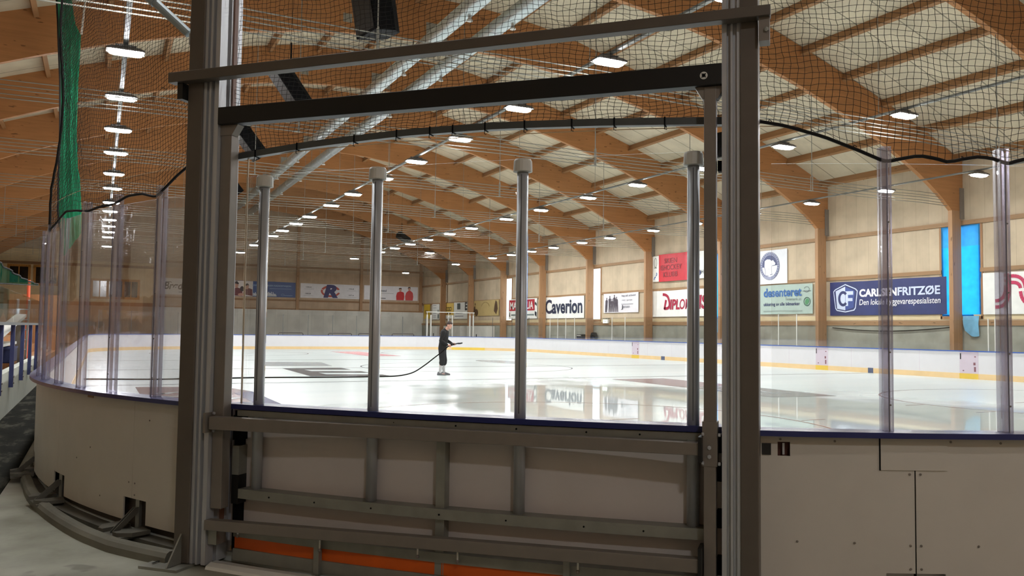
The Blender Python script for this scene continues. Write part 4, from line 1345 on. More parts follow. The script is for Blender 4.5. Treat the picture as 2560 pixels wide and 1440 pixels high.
# ------------------------------------------------------------------ loudspeakers hung on rods
def loudspeaker(x, y, z, L, tilt, label, yaw=0.0):
    root = thing('loudspeaker', label, 'loudspeaker', (x, y, z), 'loudspeakers hung over the ice')
    R3 = Matrix.Rotation(yaw, 3, 'Z') @ Matrix.Rotation(tilt, 3, 'Y')
    ax, ay, az = R3 @ Vector((1, 0, 0)), R3 @ Vector((0, 1, 0)), R3 @ Vector((0, 0, 1))
    c = Vector((x, y, z))
    mb = MB()
    h, w, d = L / 2, 0.25 * L, 0.20 * L
    sec = [(-w, -d), (w, -d), (w, d * 0.4), (w * 0.6, d), (-w * 0.6, d), (-w, d * 0.4)]
    mb.loft([[c + ax * s * h * 0.999 + ay * u + az * v for u, v in sec] for s in (-1, 1)])
    mb.build('cabinet', M['black'], root, bevel=0.01)
    mb = MB()
    mb.obox(c - az * (d + 0.008), ax * h * 0.94, ay * w * 0.92, az * 0.006)
    mb.build('grille', M['black_steel'], root)
    tp = c - ax * h * (0.55 if tilt < 1.2 else 0.98) + az * (d if tilt < 1.2 else 0)
    mb = MB().tube([tp + Vector((0, 0, -0.05)), tp + Vector((0, 0, 0.75))], 0.022, 8)
    mb.build('rod', M['black'], root)
    MB().tube([tp + Vector((0, 0, 0.7)), Vector((tp.x, tp.y, interp(ROOF, tp.x - XC)))], 0.006, 5).build('wire', M['black'], root)
    MB().obox(tp + Vector((0, 0, 0.01)), ax * 0.12, ay * 0.03, az * 0.02).build('clamp', M['alu'], root)
    return root
SPK = []
loudspeaker(5.0, 16.9, 8.72, 1.7, math.radians(80), 'large black loudspeaker at the top edge above the header bar', 0.2)
loudspeaker(4.22, 21.6, 7.86, 1.15, math.radians(52), 'black loudspeaker behind the header bar and black gate beam', 0.15)
loudspeaker(4.52, 30.0, 8.11, 1.25, math.radians(50), 'black loudspeaker crossed by the curved net rail', 0.15)
loudspeaker(5.05, 39.0, 8.10, 1.2, math.radians(50), 'black loudspeaker just right of the left gate upright', 0.15)
loudspeaker(20.4, 60.0, 8.55, 1.1, math.radians(20), 'small dark loudspeaker far down the hall among the lamps', 0.5)
loudspeaker(19.9, 23.6, 8.4, 1.0, math.radians(-60), 'dark loudspeaker half hidden behind the right gate upright', 0.2)

# ------------------------------------------------------------------ banners along the right wall
RX = XW - 0.068
def rsheet(name, label, ya, yb, z0, z1, mat, x=RX, **kw):
    """ya is the far (left seen from the ice) end; sizes were taken on a plane a little further out"""
    q = x / 31.3
    ya, yb, z0, z1 = ya * q, yb * q, CAM_H + (z0 - CAM_H) * q, CAM_H + (z1 - CAM_H) * q
    return Sheet(name, label, kw.pop('cat', 'banner'), (x, ya, z0), (0, -1, 0), ya - yb, z1 - z0, mat, (-1, 0, 0), **kw)
W_ = flat('banner_white', 236, 236, 230)
DK = flat('print_black', 34, 36, 44)

s = rsheet('banner', 'white banner with crimson looped lines beside the blue tarpaulin', 21.3, 15.5, 2.50, 4.12, W_)
cr = flat('print_crimson', 196, 50, 92)
def band(s, pts, w, mat, name='printed_shape', lift=0.004):
    pls = []
    for (a, b), (c, d) in zip(pts[:-1], pts[1:]):
        dx, dy = c - a, d - b
        L = math.hypot(dx, dy) or 1
        px, py = -dy / L * w / 2, dx / L * w / 2
        pls.append([(a - px, b - py), (c - px, d - py), (c + px, d + py), (a + px, b + py)])
    return s.poly(name, pls, mat, lift)
def cmap(pts):
    return [(0.5 + (u - 1.2) * 0.62, v) for u, v in pts]
def bez(p0, p1, p2, k=10):
    return [((1 - t) ** 2 * p0[0] + 2 * t * (1 - t) * p1[0] + t * t * p2[0], (1 - t) ** 2 * p0[1] + 2 * t * (1 - t) * p1[1] + t * t * p2[1]) for t in [i / k for i in range(k + 1)]]
band(s, cmap(bez((1.20, 0.52), (1.85, 0.52), (1.88, 1.05)) + [(1.88, 1.10)]), 0.13, cr)
band(s, cmap(bez((1.20, 0.28), (2.05, 0.25), (2.10, 0.95)) + [(2.10, 1.5)]), 0.13, cr)
band(s, cmap([(1.80, 1.50), (2.1, 1.50)]), 0.12, cr)
band(s, cmap([(1.80, 1.28), (2.1, 1.28)]), 0.10, cr)
band(s, cmap(bez((2.10, 1.45), (3.05, 1.50), (3.10, 0.98))), 0.13, cr)
band(s, cmap(bez((2.10, 1.20), (2.75, 1.25), (2.80, 0.98))), 0.13, cr)
band(s, cmap(bez((2.80, 0.86), (2.85, 0.32), (3.75, 0.28))), 0.13, cr)
band(s, cmap(bez((3.10, 0.86), (3.10, 0.55), (3.75, 0.52))), 0.13, cr)

NVY = plain('banner_navy', srgb(44, 54, 104), 0.45, 0, 0.18, 1.4)
s = rsheet('banner', 'dark navy banner with white shield logo and two lines of lettering', 29.02, 22.9, 2.53, 4.10, NVY)
LB = flat('print_pale_blue', 206, 216, 238)
def shield(u, v, sx, sy):
    return [(u + a * sx, v + b * sy) for a, b in ((0, 1), (0.80, 0.66), (0.96, 0.5), (0.80, -0.72), (0.68, -0.88), (0, -1), (-0.68, -0.88), (-0.80, -0.72), (-0.96, 0.5), (-0.80, 0.66))]
s.poly('shield_logo', [shield(0.92, 0.80, 0.74, 0.66)], LB, 0.003)
s.poly('shield_logo', [shield(0.92, 0.80, 0.69, 0.61)], NVY, 0.006)
s.poly('shield_logo', [[(0.92, 0.24), (0.92, 1.34), (0.36, 1.14), (0.44, 0.32)]], LB, 0.009)
s.poly('shield_logo', [[(0.92, 0.24), (1.40, 0.36), (1.46, 1.12), (0.92, 1.34)]], flat('print_mid_blue', 62, 82, 146), 0.009)
s.poly('shield_logo', [[(0.94, 0.44), (1.08, 0.44), (1.08, 0.66), (1.34, 0.66), (1.34, 0.80), (1.08, 0.80), (1.08, 0.95), (1.38, 0.95), (1.38, 1.12), (0.94, 1.12)]], LB, 0.012)
s.ring('shield_letter', 0.80, 0.78, 0.29, 0.36, 0.13, NVY, 42, 318, 24, 0.015)
s.text('CARLSEN', 1.72, 0.83, 2.0, 0.36, flat('print_white', 240, 240, 244), 0.045)
s.text('FRITZØE', 3.76, 0.83, 2.05, 0.38, LB, 0.03)
s.text('Den lokale byggevarespesialisten', 1.72, 0.38, 4.1, 0.34, flat('print_white', 240, 240, 244), 0.008, 0.12)

s = rsheet('banner', 'grey green banner with blue lettering below the bear crest banner', 36.4, 30.1, 2.64, 4.14, flat('banner_grey_green', 168, 186, 176))
s.text('desenteret', 2.93, 0.88, 2.62, 0.46, flat('print_blue', 52, 100, 160), 0.03)
s.text('Telemark as', 4.45, 0.68, 1.08, 0.15, flat('print_grey', 120, 132, 130))
s.text('ukkering av alle bilmerker', 2.93, 0.38, 2.5, 0.22, flat('print_dark_blue', 48, 58, 100), 0.02)
s.ring('emblem', 5.90, 0.60, 0.22, 0.22, 0.035, flat('print_green', 40, 92, 70))
s.poly('emblem', [ell(5.90, 0.60, 0.12, 0.16, 14, -0.5)], flat('print_green_light', 76, 140, 96))
s.ring('emblem', 5.88, 1.20, 0.18, 0.15, 0.03, flat('print_grey', 120, 132, 130), 200, 520)
band(s, [(5.62, 1.12), (6.14, 1.12)], 0.05, flat('print_grey', 120, 132, 130), 'emblem')
band(s, [(2.9, 0.16), (5.6, 0.16)], 0.05, flat('print_grey_faint', 146, 160, 152), 'printed_line')

s = rsheet('banner', 'white square banner with round blue bear crest on the right wall', 35.0, 31.8, 4.22, 5.99, flat('banner_cool_white', 226, 228, 232))
cb = flat('crest_blue', 74, 82, 118)
cu, cv = 1.98, 0.93
s.ring('crest', cu, cv, 0.70, 0.73, 0.02, cb)
s.poly('crest', [ell(cu, cv, 0.67, 0.70, 40)], flat('crest_ring', 150, 154, 178), 0.003)
s.poly('crest', [ell(cu, cv, 0.54, 0.56, 36)], cb, 0.006)
s.poly('crest', [[(cu - 0.53, cv - 0.06), (cu + 0.53, cv + 0.02)] + [(cu + 0.54 * math.cos(a), cv + 0.56 * math.sin(a)) for a in np.linspace(0, -PI, 16)]], flat('banner_cool_white', 226, 228, 232), 0.008)
bear = [(-0.30, 0.28), (-0.16, 0.36), (0.02, 0.34), (0.12, 0.26), (0.22, 0.30), (0.27, 0.22), (0.36, 0.13), (0.33, 0.04), (0.18, 0.02), (0.10, -0.02), (0.12, -0.30), (0.16, -0.42), (0.02, -0.44), (0.0, -0.16), (-0.08, -0.14), (-0.10, -0.40), (-0.06, -0.50), (-0.24, -0.48), (-0.26, -0.2), (-0.32, 0.0)]
s.poly('bear_outline', [[(cu + a * 1.26, cv + b * 1.06) for a, b in bear]], cb, 0.010)
s.poly('bear', [[(cu + a * 1.16, cv + b) for a, b in bear]], flat('banner_cool_white', 226, 228, 232), 0.013)
tick = []
for i in range(26):
    a = math.radians(-50 + 280 * i / 25)
    r0, r1 = 0.83, 0.95
    d = 0.035
    tick.append([(cu + 0.68 * r * math.cos(a + e * d), cv + 0.71 * r * math.sin(a + e * d)) for r, e in ((r0, -1), (r1, -1), (r1, 0.6), (r0, 0.4))])
s.poly('crest_lettering', tick, cb, 0.009)

s = rsheet('banner', 'white banner with slanted dark red lettering below the red flag', 43.7, 37.75, 2.60, 4.20, W_)
rd = flat('print_dark_red', 168, 26, 62)
def slant(txt, u, w, h, v=0.42, b=0.035):
    return s.text(txt, u, v, w, h, rd, b, 0.14)
band(s, [(1.62, 0.44), (1.78, 1.02)], 0.17, rd, 'lettering')
band(s, bez((1.60, 0.50), (2.35, 0.42), (2.05, 1.05)) + bez((2.05, 1.05), (1.95, 1.36), (1.45, 1.36)), 0.17, rd, 'lettering')
slant('IPL', 2.16, 0.98, 0.62)
slant('OM', 3.12, 1.05, 0.62, 0.42, 0.02)
slant('-', 4.55, 0.15, 0.08, 0.66)
slant('IS', 4.86, 0.85, 0.82, 0.42)

s = rsheet('banner', 'white banner hung behind the red flag high on the right wall', 43.5, 38.0, 4.80, 6.40, W_, x=XW - 0.118)
s.ring('emblem', 0.5, 1.18, 0.16, 0.30, 0.035, flat('print_dull_green', 120, 132, 120))
band(s, [(0.36, 0.86), (0.64, 0.86)], 0.05, flat('print_dull_green', 120, 132, 120), 'emblem')
band(s, bez((0.36, 0.12), (0.36, 0.26), (0.52, 0.30)), 0.07, flat('print_blue', 52, 100, 160), 'emblem')
band(s, [(0.54, 0.36), (0.64, 0.42), (0.62, 0.56)], 0.06, flat('print_blue', 52, 100, 160), 'emblem')
s.text('H', 4.92, 0.27, 0.18, 0.22, flat('print_grey_dark', 70, 80, 80), 0.01)
s.ring('emblem', 4.75, 0.34, 0.14, 0.16, 0.12, flat('print_dark_blue', 48, 58, 100))
s = rsheet('flag', 'red flag with three lines of dark lettering over a white banner', 42.7, 38.85, 4.78, 6.46, flat('flag_red', 198, 38, 52), x=XW - 0.16, cat='flag', wav=0.02)
fr = flat('flag_dark_red', 116, 34, 42)
s.text('SKIEN', 0.62, 1.10, 1.25, 0.30, fr, 0.004)
s.text('ISHOCKEY', 0.25, 0.68, 2.05, 0.32, fr, 0.004)
s.text('KLUBB', 0.52, 0.26, 1.40, 0.30, fr, 0.004)

s = rsheet('banner', 'white banner with a group of dark clad people printed at left', 49.05, 44.85, 2.92, 4.22, flat('banner_soft_white', 228, 224, 228))
pp_ = flat('print_people', 76, 68, 78)
def figure(u, v, h, lean=0.0, w=1.0):
    q = lambda a, b: (u + (a * 0.26 * w + lean * b) * h, v + b * h)
    return [ell(u + lean * 0.95 * h, v + 0.92 * h, 0.055 * h, 0.075 * h, 10),
            [q(-0.5, 0.52), q(-0.55, 0.78), q(-0.2, 0.85), q(0.2, 0.85), q(0.55, 0.78), q(0.5, 0.52)],
            [q(-0.45, 0.0), q(-0.5, 0.52), q(0.02, 0.52), q(-0.12, 0.0)], [q(0.12, 0.0), q(-0.02, 0.52), q(0.5, 0.52), q(0.45, 0.0)]]
pg = []
for u, h, l in ((0.34, 1.0, 0.10), (0.80, 1.12, 0.02), (1.10, 0.92, 0.0), (1.40, 1.18, -0.02), (1.72, 1.04, -0.08)):
    pg += figure(u, 0.04, h, l)
s.poly('printed_people', pg, pp_)
s.text('log på arbeid', 2.25, 1.02, 1.6, 0.17, flat('print_slate', 110, 112, 122), 0.01)
s.text('rett i garnet', 2.3, 0.74, 1.2, 0.13, flat('print_slate', 110, 112, 122))
s.text('J', 2.2, 0.18, 0.2, 0.32, DK, 0.01)
s.text('ensen', 2.45, 0.30, 0.75, 0.13, flat('print_slate', 110, 112, 122))
band(s, [(2.2, 0.55), (3.6, 0.55)], 0.04, flat('print_slate_light', 150, 150, 158), 'printed_line')

s = rsheet('banner', 'white banner with large dark blue serif lettering beside a bright window', 57.75, 51.62, 2.60, 4.22, W_)
s.text('Caverion', 0.32, 0.34, 5.55, 1.10, flat('print_ink_blue', 40, 48, 72), 0.03)

s = rsheet('banner', 'white banner with red box of white capitals in its upper half', 64.0, 58.85, 2.60, 4.24, W_)
s.poly('red_box', [[(0.12, 0.66), (4.7, 0.66), (4.7, 1.56), (0.12, 1.56)]], flat('box_red', 176, 40, 56))
s.text('MALERBUA', 0.28, 0.78, 4.2, 0.62, W_, 0.02, 0.06, 0.009)
band(s, [(0.5, 0.32), (4.6, 0.32)], 0.12, flat('print_grey', 120, 132, 130), 'printed_line')
s.poly('printed_shape', [[(4.75, 1.15), (5.05, 1.0), (5.05, 1.2), (4.8, 1.36)], [(4.75, 0.3), (5.05, 0.12), (5.05, 0.5), (4.75, 0.6)], [(0.14, 0.18), (0.32, 0.18), (0.28, 0.52), (0.18, 0.6)]], DK)

s = rsheet('banner', 'sand yellow banner with dark figures at both ends', 71.6, 65.95, 2.92, 4.32, flat('banner_sand', 198, 174, 118))
br = flat('print_brown', 88, 66, 46)
s.poly('printed_people', [ell(0.78, 0.32, 0.40, 0.32), [(0.15, 0.2), (0.6, 0.5), (0.5, 0.95), (0.25, 0.8)], ell(0.5, 1.08, 0.10, 0.12), [(4.6, 0.4), (5.1, 0.1), (5.4, 0.6), (5.2, 1.2), (4.95, 1.35), (4.75, 1.0)]], br)
s.ring('emblem', 2.75, 0.66, 0.95, 0.58, 0.06, flat('print_ochre', 160, 136, 84), 20, 160)

s = rsheet('banner', 'white banner with small grey picture and lettering behind the man', 76.3, 72.95, 2.68, 4.28, W_)
s.poly('printed_picture', [[(0.85, 0.92), (1.6, 0.92), (1.6, 1.5), (0.85, 1.5)]], flat('print_grey_dark', 70, 80, 80))
band(s, [(0.5, 0.58), (2.2, 0.58)], 0.14, flat('print_slate_light', 150, 150, 158), 'printed_line')
band(s, [(0.3, 0.26), (2.4, 0.26)], 0.08, flat('print_slate_light', 150, 150, 158), 'printed_line')
s.poly('printed_shape', [[(2.75, 0.8), (3.3, 0.8), (3.3, 1.0), (2.95, 1.0), (2.95, 1.12), (3.3, 1.12), (3.3, 1.3), (2.95, 1.3), (2.95, 1.42), (3.3, 1.42), (3.3, 1.58), (2.75, 1.58)]], DK)
s = rsheet('banner', 'pale yellow banner with linked black rings beside a timber column', 78.7, 76.35, 2.70, 4.26, flat('banner_pale_yellow', 226, 190, 96))
for i in range(3):
    s.ring('ring_logo', 0.62 + i * 0.46, 0.98, 0.26, 0.20, 0.07, flat('print_brown_black', 66, 52, 32))
s.poly('white_foot', [[(0.02, 0.02), (2.3, 0.02), (2.3, 0.36), (0.02, 0.36)]], W_, 0.003)
s.poly('printed_shape', [[(0.6, 0.45), (0.85, 0.45), (0.85, 0.7), (0.6, 0.7)], [(1.0, 0.45), (1.2, 0.45), (1.2, 0.7), (1.0, 0.7)], [(1.35, 0.45), (1.6, 0.45), (1.6, 0.7), (1.35, 0.7)]], flat('print_brown', 88, 66, 46))
s = rsheet('poster', 'tall white poster with small dark motif near the far corner', 82.3, 80.3, 2.66, 4.26, W_, cat='poster')
s.poly('printed_shape', [ell(1.75, 0.32, 0.16, 0.26, 12), ell(1.7, 0.85, 0.1, 0.16, 10)], flat('print_grey_dark', 70, 80, 80))
for v in (0.25, 0.4, 0.62, 1.2, 1.45):
    band(s, [(0.3, v), (1.2, v)], 0.05, flat('print_slate_light', 150, 150, 158), 'printed_line')
s = rsheet('poster', 'bright yellow poster in the far right corner of the hall', 84.75, 82.95, 2.75, 4.27, flat('poster_yellow', 226, 190, 52), cat='poster')
s.poly('printed_shape', [[(0.3, 0.5), (1.2, 0.5), (1.2, 0.9), (0.3, 0.9)]], flat('print_ochre_dark', 178, 142, 30))

# banners on the far wall
def fsheet(name, label, xa, xb, z0, z1, mat, **kw):
    return Sheet(name, label, 'banner', (xa, YE - 0.02, z0), (1, 0, 0), xb - xa, z1 - z0, mat, (0, -1, 0), **kw)
s = fsheet('banner', 'white far wall banner with dark script lettering left of gate post', 5.0, 11.0, 4.62, 6.16, flat('banner_grey_white', 214, 208, 200))
s.text('Brødsve', 0.3, 0.45, 2.7, 0.75, flat('print_brown_black', 66, 52, 32), 0.025, 0.25)
s.ring('lettering', 0.75, 0.80, 0.52, 0.42, 0.06, flat('print_brown_black', 66, 52, 32), 60, 200)
band(s, [(1.6, 0.25), (2.5, 0.25)], 0.06, flat('print_slate', 110, 112, 122), 'printed_line')
s = fsheet('banner', 'dark blue far wall banner with white skyline and photo of people', 11.40, 17.55, 4.64, 6.16, flat('banner_blue', 52, 82, 140))
s.poly('photo', [[(0.05, 0.02), (2.0, 0.02), (2.0, 1.50), (0.05, 1.50)]], flat('photo_white', 226, 216, 212), 0.003)
sk, hr, rdj = flat('photo_skin', 196, 146, 126), flat('photo_hair', 62, 44, 42), flat('photo_maroon', 112, 50, 54)
s.poly('photo_people', [[(0.05, 0.05), (0.1, 0.7), (0.5, 0.85), (0.95, 0.7), (1.05, 0.2), (0.9, 0.05)], [(1.05, 0.2), (1.15, 0.72), (1.5, 0.85), (1.95, 0.7), (1.98, 0.05)]], rdj, 0.006)
s.poly('photo_people', [ell(0.42, 1.08, 0.22, 0.30, 14), ell(1.42, 0.95, 0.20, 0.26, 14), ell(0.9, 0.16, 0.3, 0.14)], sk, 0.009)
s.poly('photo_people', [[(0.14, 1.1), (0.2, 1.38), (0.5, 1.46), (0.68, 1.25), (0.62, 1.15), (0.36, 1.22)], [(1.2, 0.95), (1.24, 1.2), (1.5, 1.28), (1.66, 1.08), (1.5, 1.1)], ell(0.98, 0.72, 0.20, 0.26)], hr, 0.012)
s.text('GRENLANDS EGEN RADIOSTASJON', 1.95, 1.0, 3.75, 0.20, flat('print_sky', 150, 176, 214), 0.02)
band(s, [(3.6, 0.84), (5.75, 0.84)], 0.07, flat('print_sky_dim', 112, 136, 180), 'printed_line')
sky = []
u = 2.05
while u < 4.25:
    hh = 0.18 + 0.24 * random.random()
    sky.append([(u, 0.10), (u + 0.055, 0.10), (u + 0.055, 0.10 + hh), (u, 0.10 + hh)])
    u += 0.085
sky.append([(2.02, 0.08), (4.3, 0.08), (4.3, 0.16), (2.02, 0.16)])
s.poly('skyline', sky, flat('print_white', 240, 240, 244))
s.ring('emblem', 4.9, 0.24, 0.16, 0.12, 0.04, flat('print_sky_dim', 112, 136, 180))
band(s, [(5.05, 0.18), (5.85, 0.18)], 0.07, flat('print_sky_dim', 112, 136, 180), 'emblem')
s = fsheet('banner', 'white far wall banner with navy letter R in a red ring', 18.05, 24.15, 4.66, 6.12, flat('banner_soft_white', 228, 224, 228))
s.ring('ring_logo', 3.05, 0.73, 1.0, 0.60, 0.22, flat('ring_red', 190, 78, 62), 20, 160)
s.ring('ring_logo', 3.05, 0.73, 1.0, 0.60, 0.20, flat('ring_red', 190, 78, 62), 165, 345)
s.text('R', 2.32, 0.06, 1.5, 1.34, flat('print_navy', 46, 46, 104), 0.06, 0.2, 0.010)
for u, v, t in ((0.55, 1.02, '104,4'), (0.50, 0.36, '105,8'), (4.95, 0.96, '106,8'), (4.95, 0.30, '107,4')):
    s.text(t, u, v, 0.52, 0.13, DK, 0.02)
    band(s, [(u - 0.2, v - 0.12), (u + 0.8, v - 0.12)], 0.04, flat('print_pale', 196, 192, 196), 'printed_line')
s = fsheet('banner', 'white far wall banner with two people in red shirts', 24.62, 30.55, 4.66, 6.14, flat('banner_soft_white', 228, 224, 228))
rs = flat('shirt_red', 200, 44, 50)
for u, h, c_ in ((3.95, 1.30, rs), (4.95, 1.42, flat('shirt_red_light', 204, 74, 76))):
    s.poly('printed_people', [[(u - 0.42, 0.02), (u - 0.46, 0.45), (u - 0.36, 0.82), (u - 0.1, h - 0.36), (u + 0.14, h - 0.36), (u + 0.40, 0.84), (u + 0.46, 0.4), (u + 0.40, 0.02)]], c_, 0.004)
    s.poly('printed_people', [ell(u, h - 0.18, 0.14, 0.19, 14)], sk, 0.007)
    s.poly('printed_people', [[(u - 0.17, h - 0.16), (u - 0.14, h + 0.02), (u + 0.10, h + 0.04), (u + 0.16, h - 0.12), (u, h - 0.06)]], hr, 0.010)
sky, u = [], 1.0
while u < 2.4:
    hh = 0.10 + 0.16 * random.random()
    sky.append([(u, 0.86), (u + 0.06, 0.86), (u + 0.06, 0.86 + hh), (u, 0.86 + hh)])
    u += 0.085
s.poly('skyline', sky, flat('print_slate', 110, 112, 122))
band(s, [(1.0, 0.70), (3.2, 0.70)], 0.08, flat('print_pale', 196, 192, 196), 'printed_line')
s.ring('emblem', 1.42, 0.24, 0.14, 0.10, 0.035, DK)
band(s, [(1.55, 0.17), (2.35, 0.17)], 0.07, DK, 'emblem')

# ------------------------------------------------------------------ blue tarpaulins over two windows
def tarp(ya, yb, z0, z1, label):
    """hung in front of the opening; lower tail bellies out and ends in a point"""
    root = thing('tarpaulin', label, 'tarpaulin', (XW - 0.03, (ya + yb) / 2, z0))
    def sheet(y0_, y1_, za, zb, xoff, bulge, nm, mat, taper=0.0, kz=14, ku=14):
        mb = MB()
        rows = []
        for i in range(kz + 1):
            z = za + (zb - za) * i / kz
            f = 1 - i / kz
            row = []
            for j in range(ku + 1):
                q = j / ku
                y = y0_ + (y1_ - y0_) * q
                zz = z
                if taper:
                    y += (y1_ - y0_) * 0.12 * f * (1 - q) * taper
                    zz -= f * (0.16 * math.sin(q * PI * 0.8) + 0.12 * q) * taper
                d = 0.012 + 0.010 * math.sin(q * 9 + z * 1.2) + bulge * math.sin(f * PI * 0.7) * (0.6 + 0.4 * math.sin(q * 7 + f * 4)) + 0.006 * math.sin(z * 3 + q * 2)
                row.append(Vector((XW - xoff - d, y, zz)))
            rows.append(row)
        mb.loft(rows, False, False)
        return mb.build(nm, mat, root, smooth=True)
    sheet(ya, yb, 5.25, 6.10, 0.004, 0.0, 'double_part', M['tarp_dark'])
    sheet(ya, yb, 2.43, 5.25, 0.004, 0.0, 'lit_part', M['tarp'])
    return root, sheet
a, b = WIN[1]
r_, sh_ = tarp(b + 0.03, a - 0.03, 1.75, 6.10, 'bright blue tarpaulin glowing over the nearest window, tail hanging down')
sh_(Y0 - 0.04, a + 0.0, 1.86, 2.44, 0.15, 0.07, 'slack_part', M['tarp_low'], 1.0)
a, b = WIN[2]
r_, sh_ = tarp(b + 0.03, a - 0.03, 1.75, 6.15, 'blue tarpaulin over the window beside the dark red lettered banner')
sh_(b + 0.03, Y0 + 2 * DY + 0.22, 1.70, 2.44, 0.15, 0.04, 'slack_part', M['tarp_low'], 0.2)

# exit signs
for y, lab in ((60.4, 'lit exit sign below the red boxed banner'), (48.2, 'lit exit sign right of the bare bright window')):
    root = thing('exit_sign', lab, 'sign', (XW - 0.24, y, 2.2), 'lit exit signs')
    MB().box((XW - 0.26, y - 0.30, 2.20), (XW - 0.10, y + 0.30, 2.46)).build('case', M['white'], root)
    MB().box((XW - 0.268, y - 0.27, 2.22), (XW - 0.261, y + 0.27, 2.44)).build('face', M['exit'], root)
    mb = MB()
    X_ = XW - 0.272
    for sgn in (-1, 1):
        mb.prism([Vector((X_, y + sgn * 0.03, 2.33)), Vector((X_, y + sgn * 0.12, 2.27)), Vector((X_, y + sgn * 0.12, 2.39))], (-0.002, 0, 0))
    mb.box((X_ - 0.002, y - 0.03, 2.26), (X_, y + 0.03, 2.40))
    mb.build('running_figure', M['exit_mark'], root)
    MB().box((XW - 0.26, y - 0.32, 2.5), (XW - 0.1, y + 0.32, 2.56)).build('hood', M['alu_dull'], root)
    MB().box((XW - 0.2, y - 0.02, 2.46), (XW - 0.1, y + 0.02, 2.5)).build('stem', M['alu_dull'], root)
# ------------------------------------------------------------------ things beyond the far boards
def goal(x, y, label):
    root = thing('hockey_goal', label, 'hockey goal', (x, y, 0), 'spare goals behind the far boards')
    r = 0.03
    MB().tube([(x - 0.91, y, 0), (x - 0.91, y, 1.17), (x - 0.85, y, 1.24), (x + 0.85, y, 1.24), (x + 0.91, y, 1.17), (x + 0.91, y, 0)], r, 8).build('frame', flat('goal_frame_dark', 74, 62, 62), root)
    MB().tube([(x - 0.91, y, 0.03), (x - 0.75, y + 0.95, 0.03), (x + 0.75, y + 0.95, 0.03), (x + 0.91, y, 0.03)], r, 8).build('base_frame', flat('goal_frame_dark', 74, 62, 62), root)
    mb = MB()
    for i in range(15):
        u = -0.85 + 1.7 * i / 14
        mb.tube([(x + u, y + 0.01, 1.22), (x + u * 0.95, y + 0.45, 1.18), (x + u * 0.9, y + 0.92, 0.05)], 0.004, 3)
    for k in range(7):
        f = (k + 1) / 7.5
        mb.tube([(x - 0.85 + 0.12 * f, y + 0.45 + 0.47 * f, 1.18 - 1.1 * f), (x + 0.85 - 0.12 * f, y + 0.45 + 0.47 * f, 1.18 - 1.1 * f)], 0.004, 3)
    mb.build('netting', M['cap_white'], root)
for i, (x, n_) in enumerate(((12.9, 'leftmost'), (16.7, 'second from left'), (19.0, 'third from left'), (21.8, 'rightmost'))):
    goal(x, 63.6 + 0.2 * (i % 2), 'spare hockey goal behind the far boards, %s' % n_)
root = thing('pipe_stand', 'tall white pipe frame standing behind the far right corner glass', 'pipe frame', (26.7, 66, 0))
xs_ = (24.65, 24.98, 26.58, 26.92, 28.55, 28.87)
for x in xs_:
    MB().box((x - 0.05, 65.95, 0), (x + 0.05, 66.05, 2.85)).build('upright', M['white'], root)
MB().box((24.55, 65.96, 3.06), (28.97, 66.04, 3.13)).build('top_bar', M['white'], root)
for x in xs_[::2] + xs_[-1:]:
    MB().box((x - 0.02, 65.98, 2.85), (x + 0.02, 66.02, 3.06)).build('riser', M['white'], root)
# low cabinets along the right wall beside the corner
for i, (ya, yb, zt) in enumerate(((66.2, 70.6, 1.98), (72.2, 76.4, 1.98), (78.2, 80.0, 1.95))):
    o = MB().box((XW - 0.9, ya, 0), (XW - 0.12, yb, zt)).build('white_locker', M['white_wall'], None, (XW - 0.5, (ya + yb) / 2, 0), bevel=0.01)
    tag(o, 'white sheet metal locker against the plinth, %s from the camera' % ORD[i], 'locker')
    MB().box((XW - 0.91, (ya + yb) / 2 - 0.1, 0.95), (XW - 0.9, (ya + yb) / 2 + 0.1, 1.25)).build('handle', M['black_steel'], o)
# small dark things on the plinth at the first columns
o = MB().box((XW - 0.68, 50.6, 1.1), (XW - 0.12, 51.3, 1.42)).build('dark_box', M['black_steel'], None, (XW - 0.4, 51, 1.1), bevel=0.02)
tag(o, 'small dark box on a shelf at the plinth below the serif banner', 'box')
MB().box((XW - 0.70, 50.7, 1.3), (XW - 0.685, 51.2, 1.36)).build('label_strip', M['cap_white'], o)
MB().box((XW - 0.68, 50.6, 1.06), (XW - 0.1, 51.3, 1.099)).build('shelf', M['girt'], o)
o = MB().lathe((XW - 0.35, 49.5, 0.9), [(0.22, 0), (0.26, 0.4), (0.2, 0.62), (0.12, 0.66), (0.001, 0.67)], 12).build('dark_bin', M['black'], None, (XW - 0.35, 49.5, 0.9))
tag(o, 'rounded dark bin fixed to the plinth beside the dark box', 'bin')
MB().box((XW - 0.35, 49.44, 1.2), (XW - 0.1, 49.56, 1.26)).build('bracket', M['steel'], o)
# black cable along the plinth
pts = []
for i in range(60):
    y = 28.6 - 6.3 * i / 59
    pts.append((XW - 0.16, y, 2.03 - 0.22 * abs(math.sin((y - 22) * 0.42))))
o = MB().tube(pts, 0.022, 6).build('black_cable', M['black'], None, (XW - 0.16, 25, 2.0))
tag(o, 'black cable sagging along the plinth under the navy banner', 'cable')

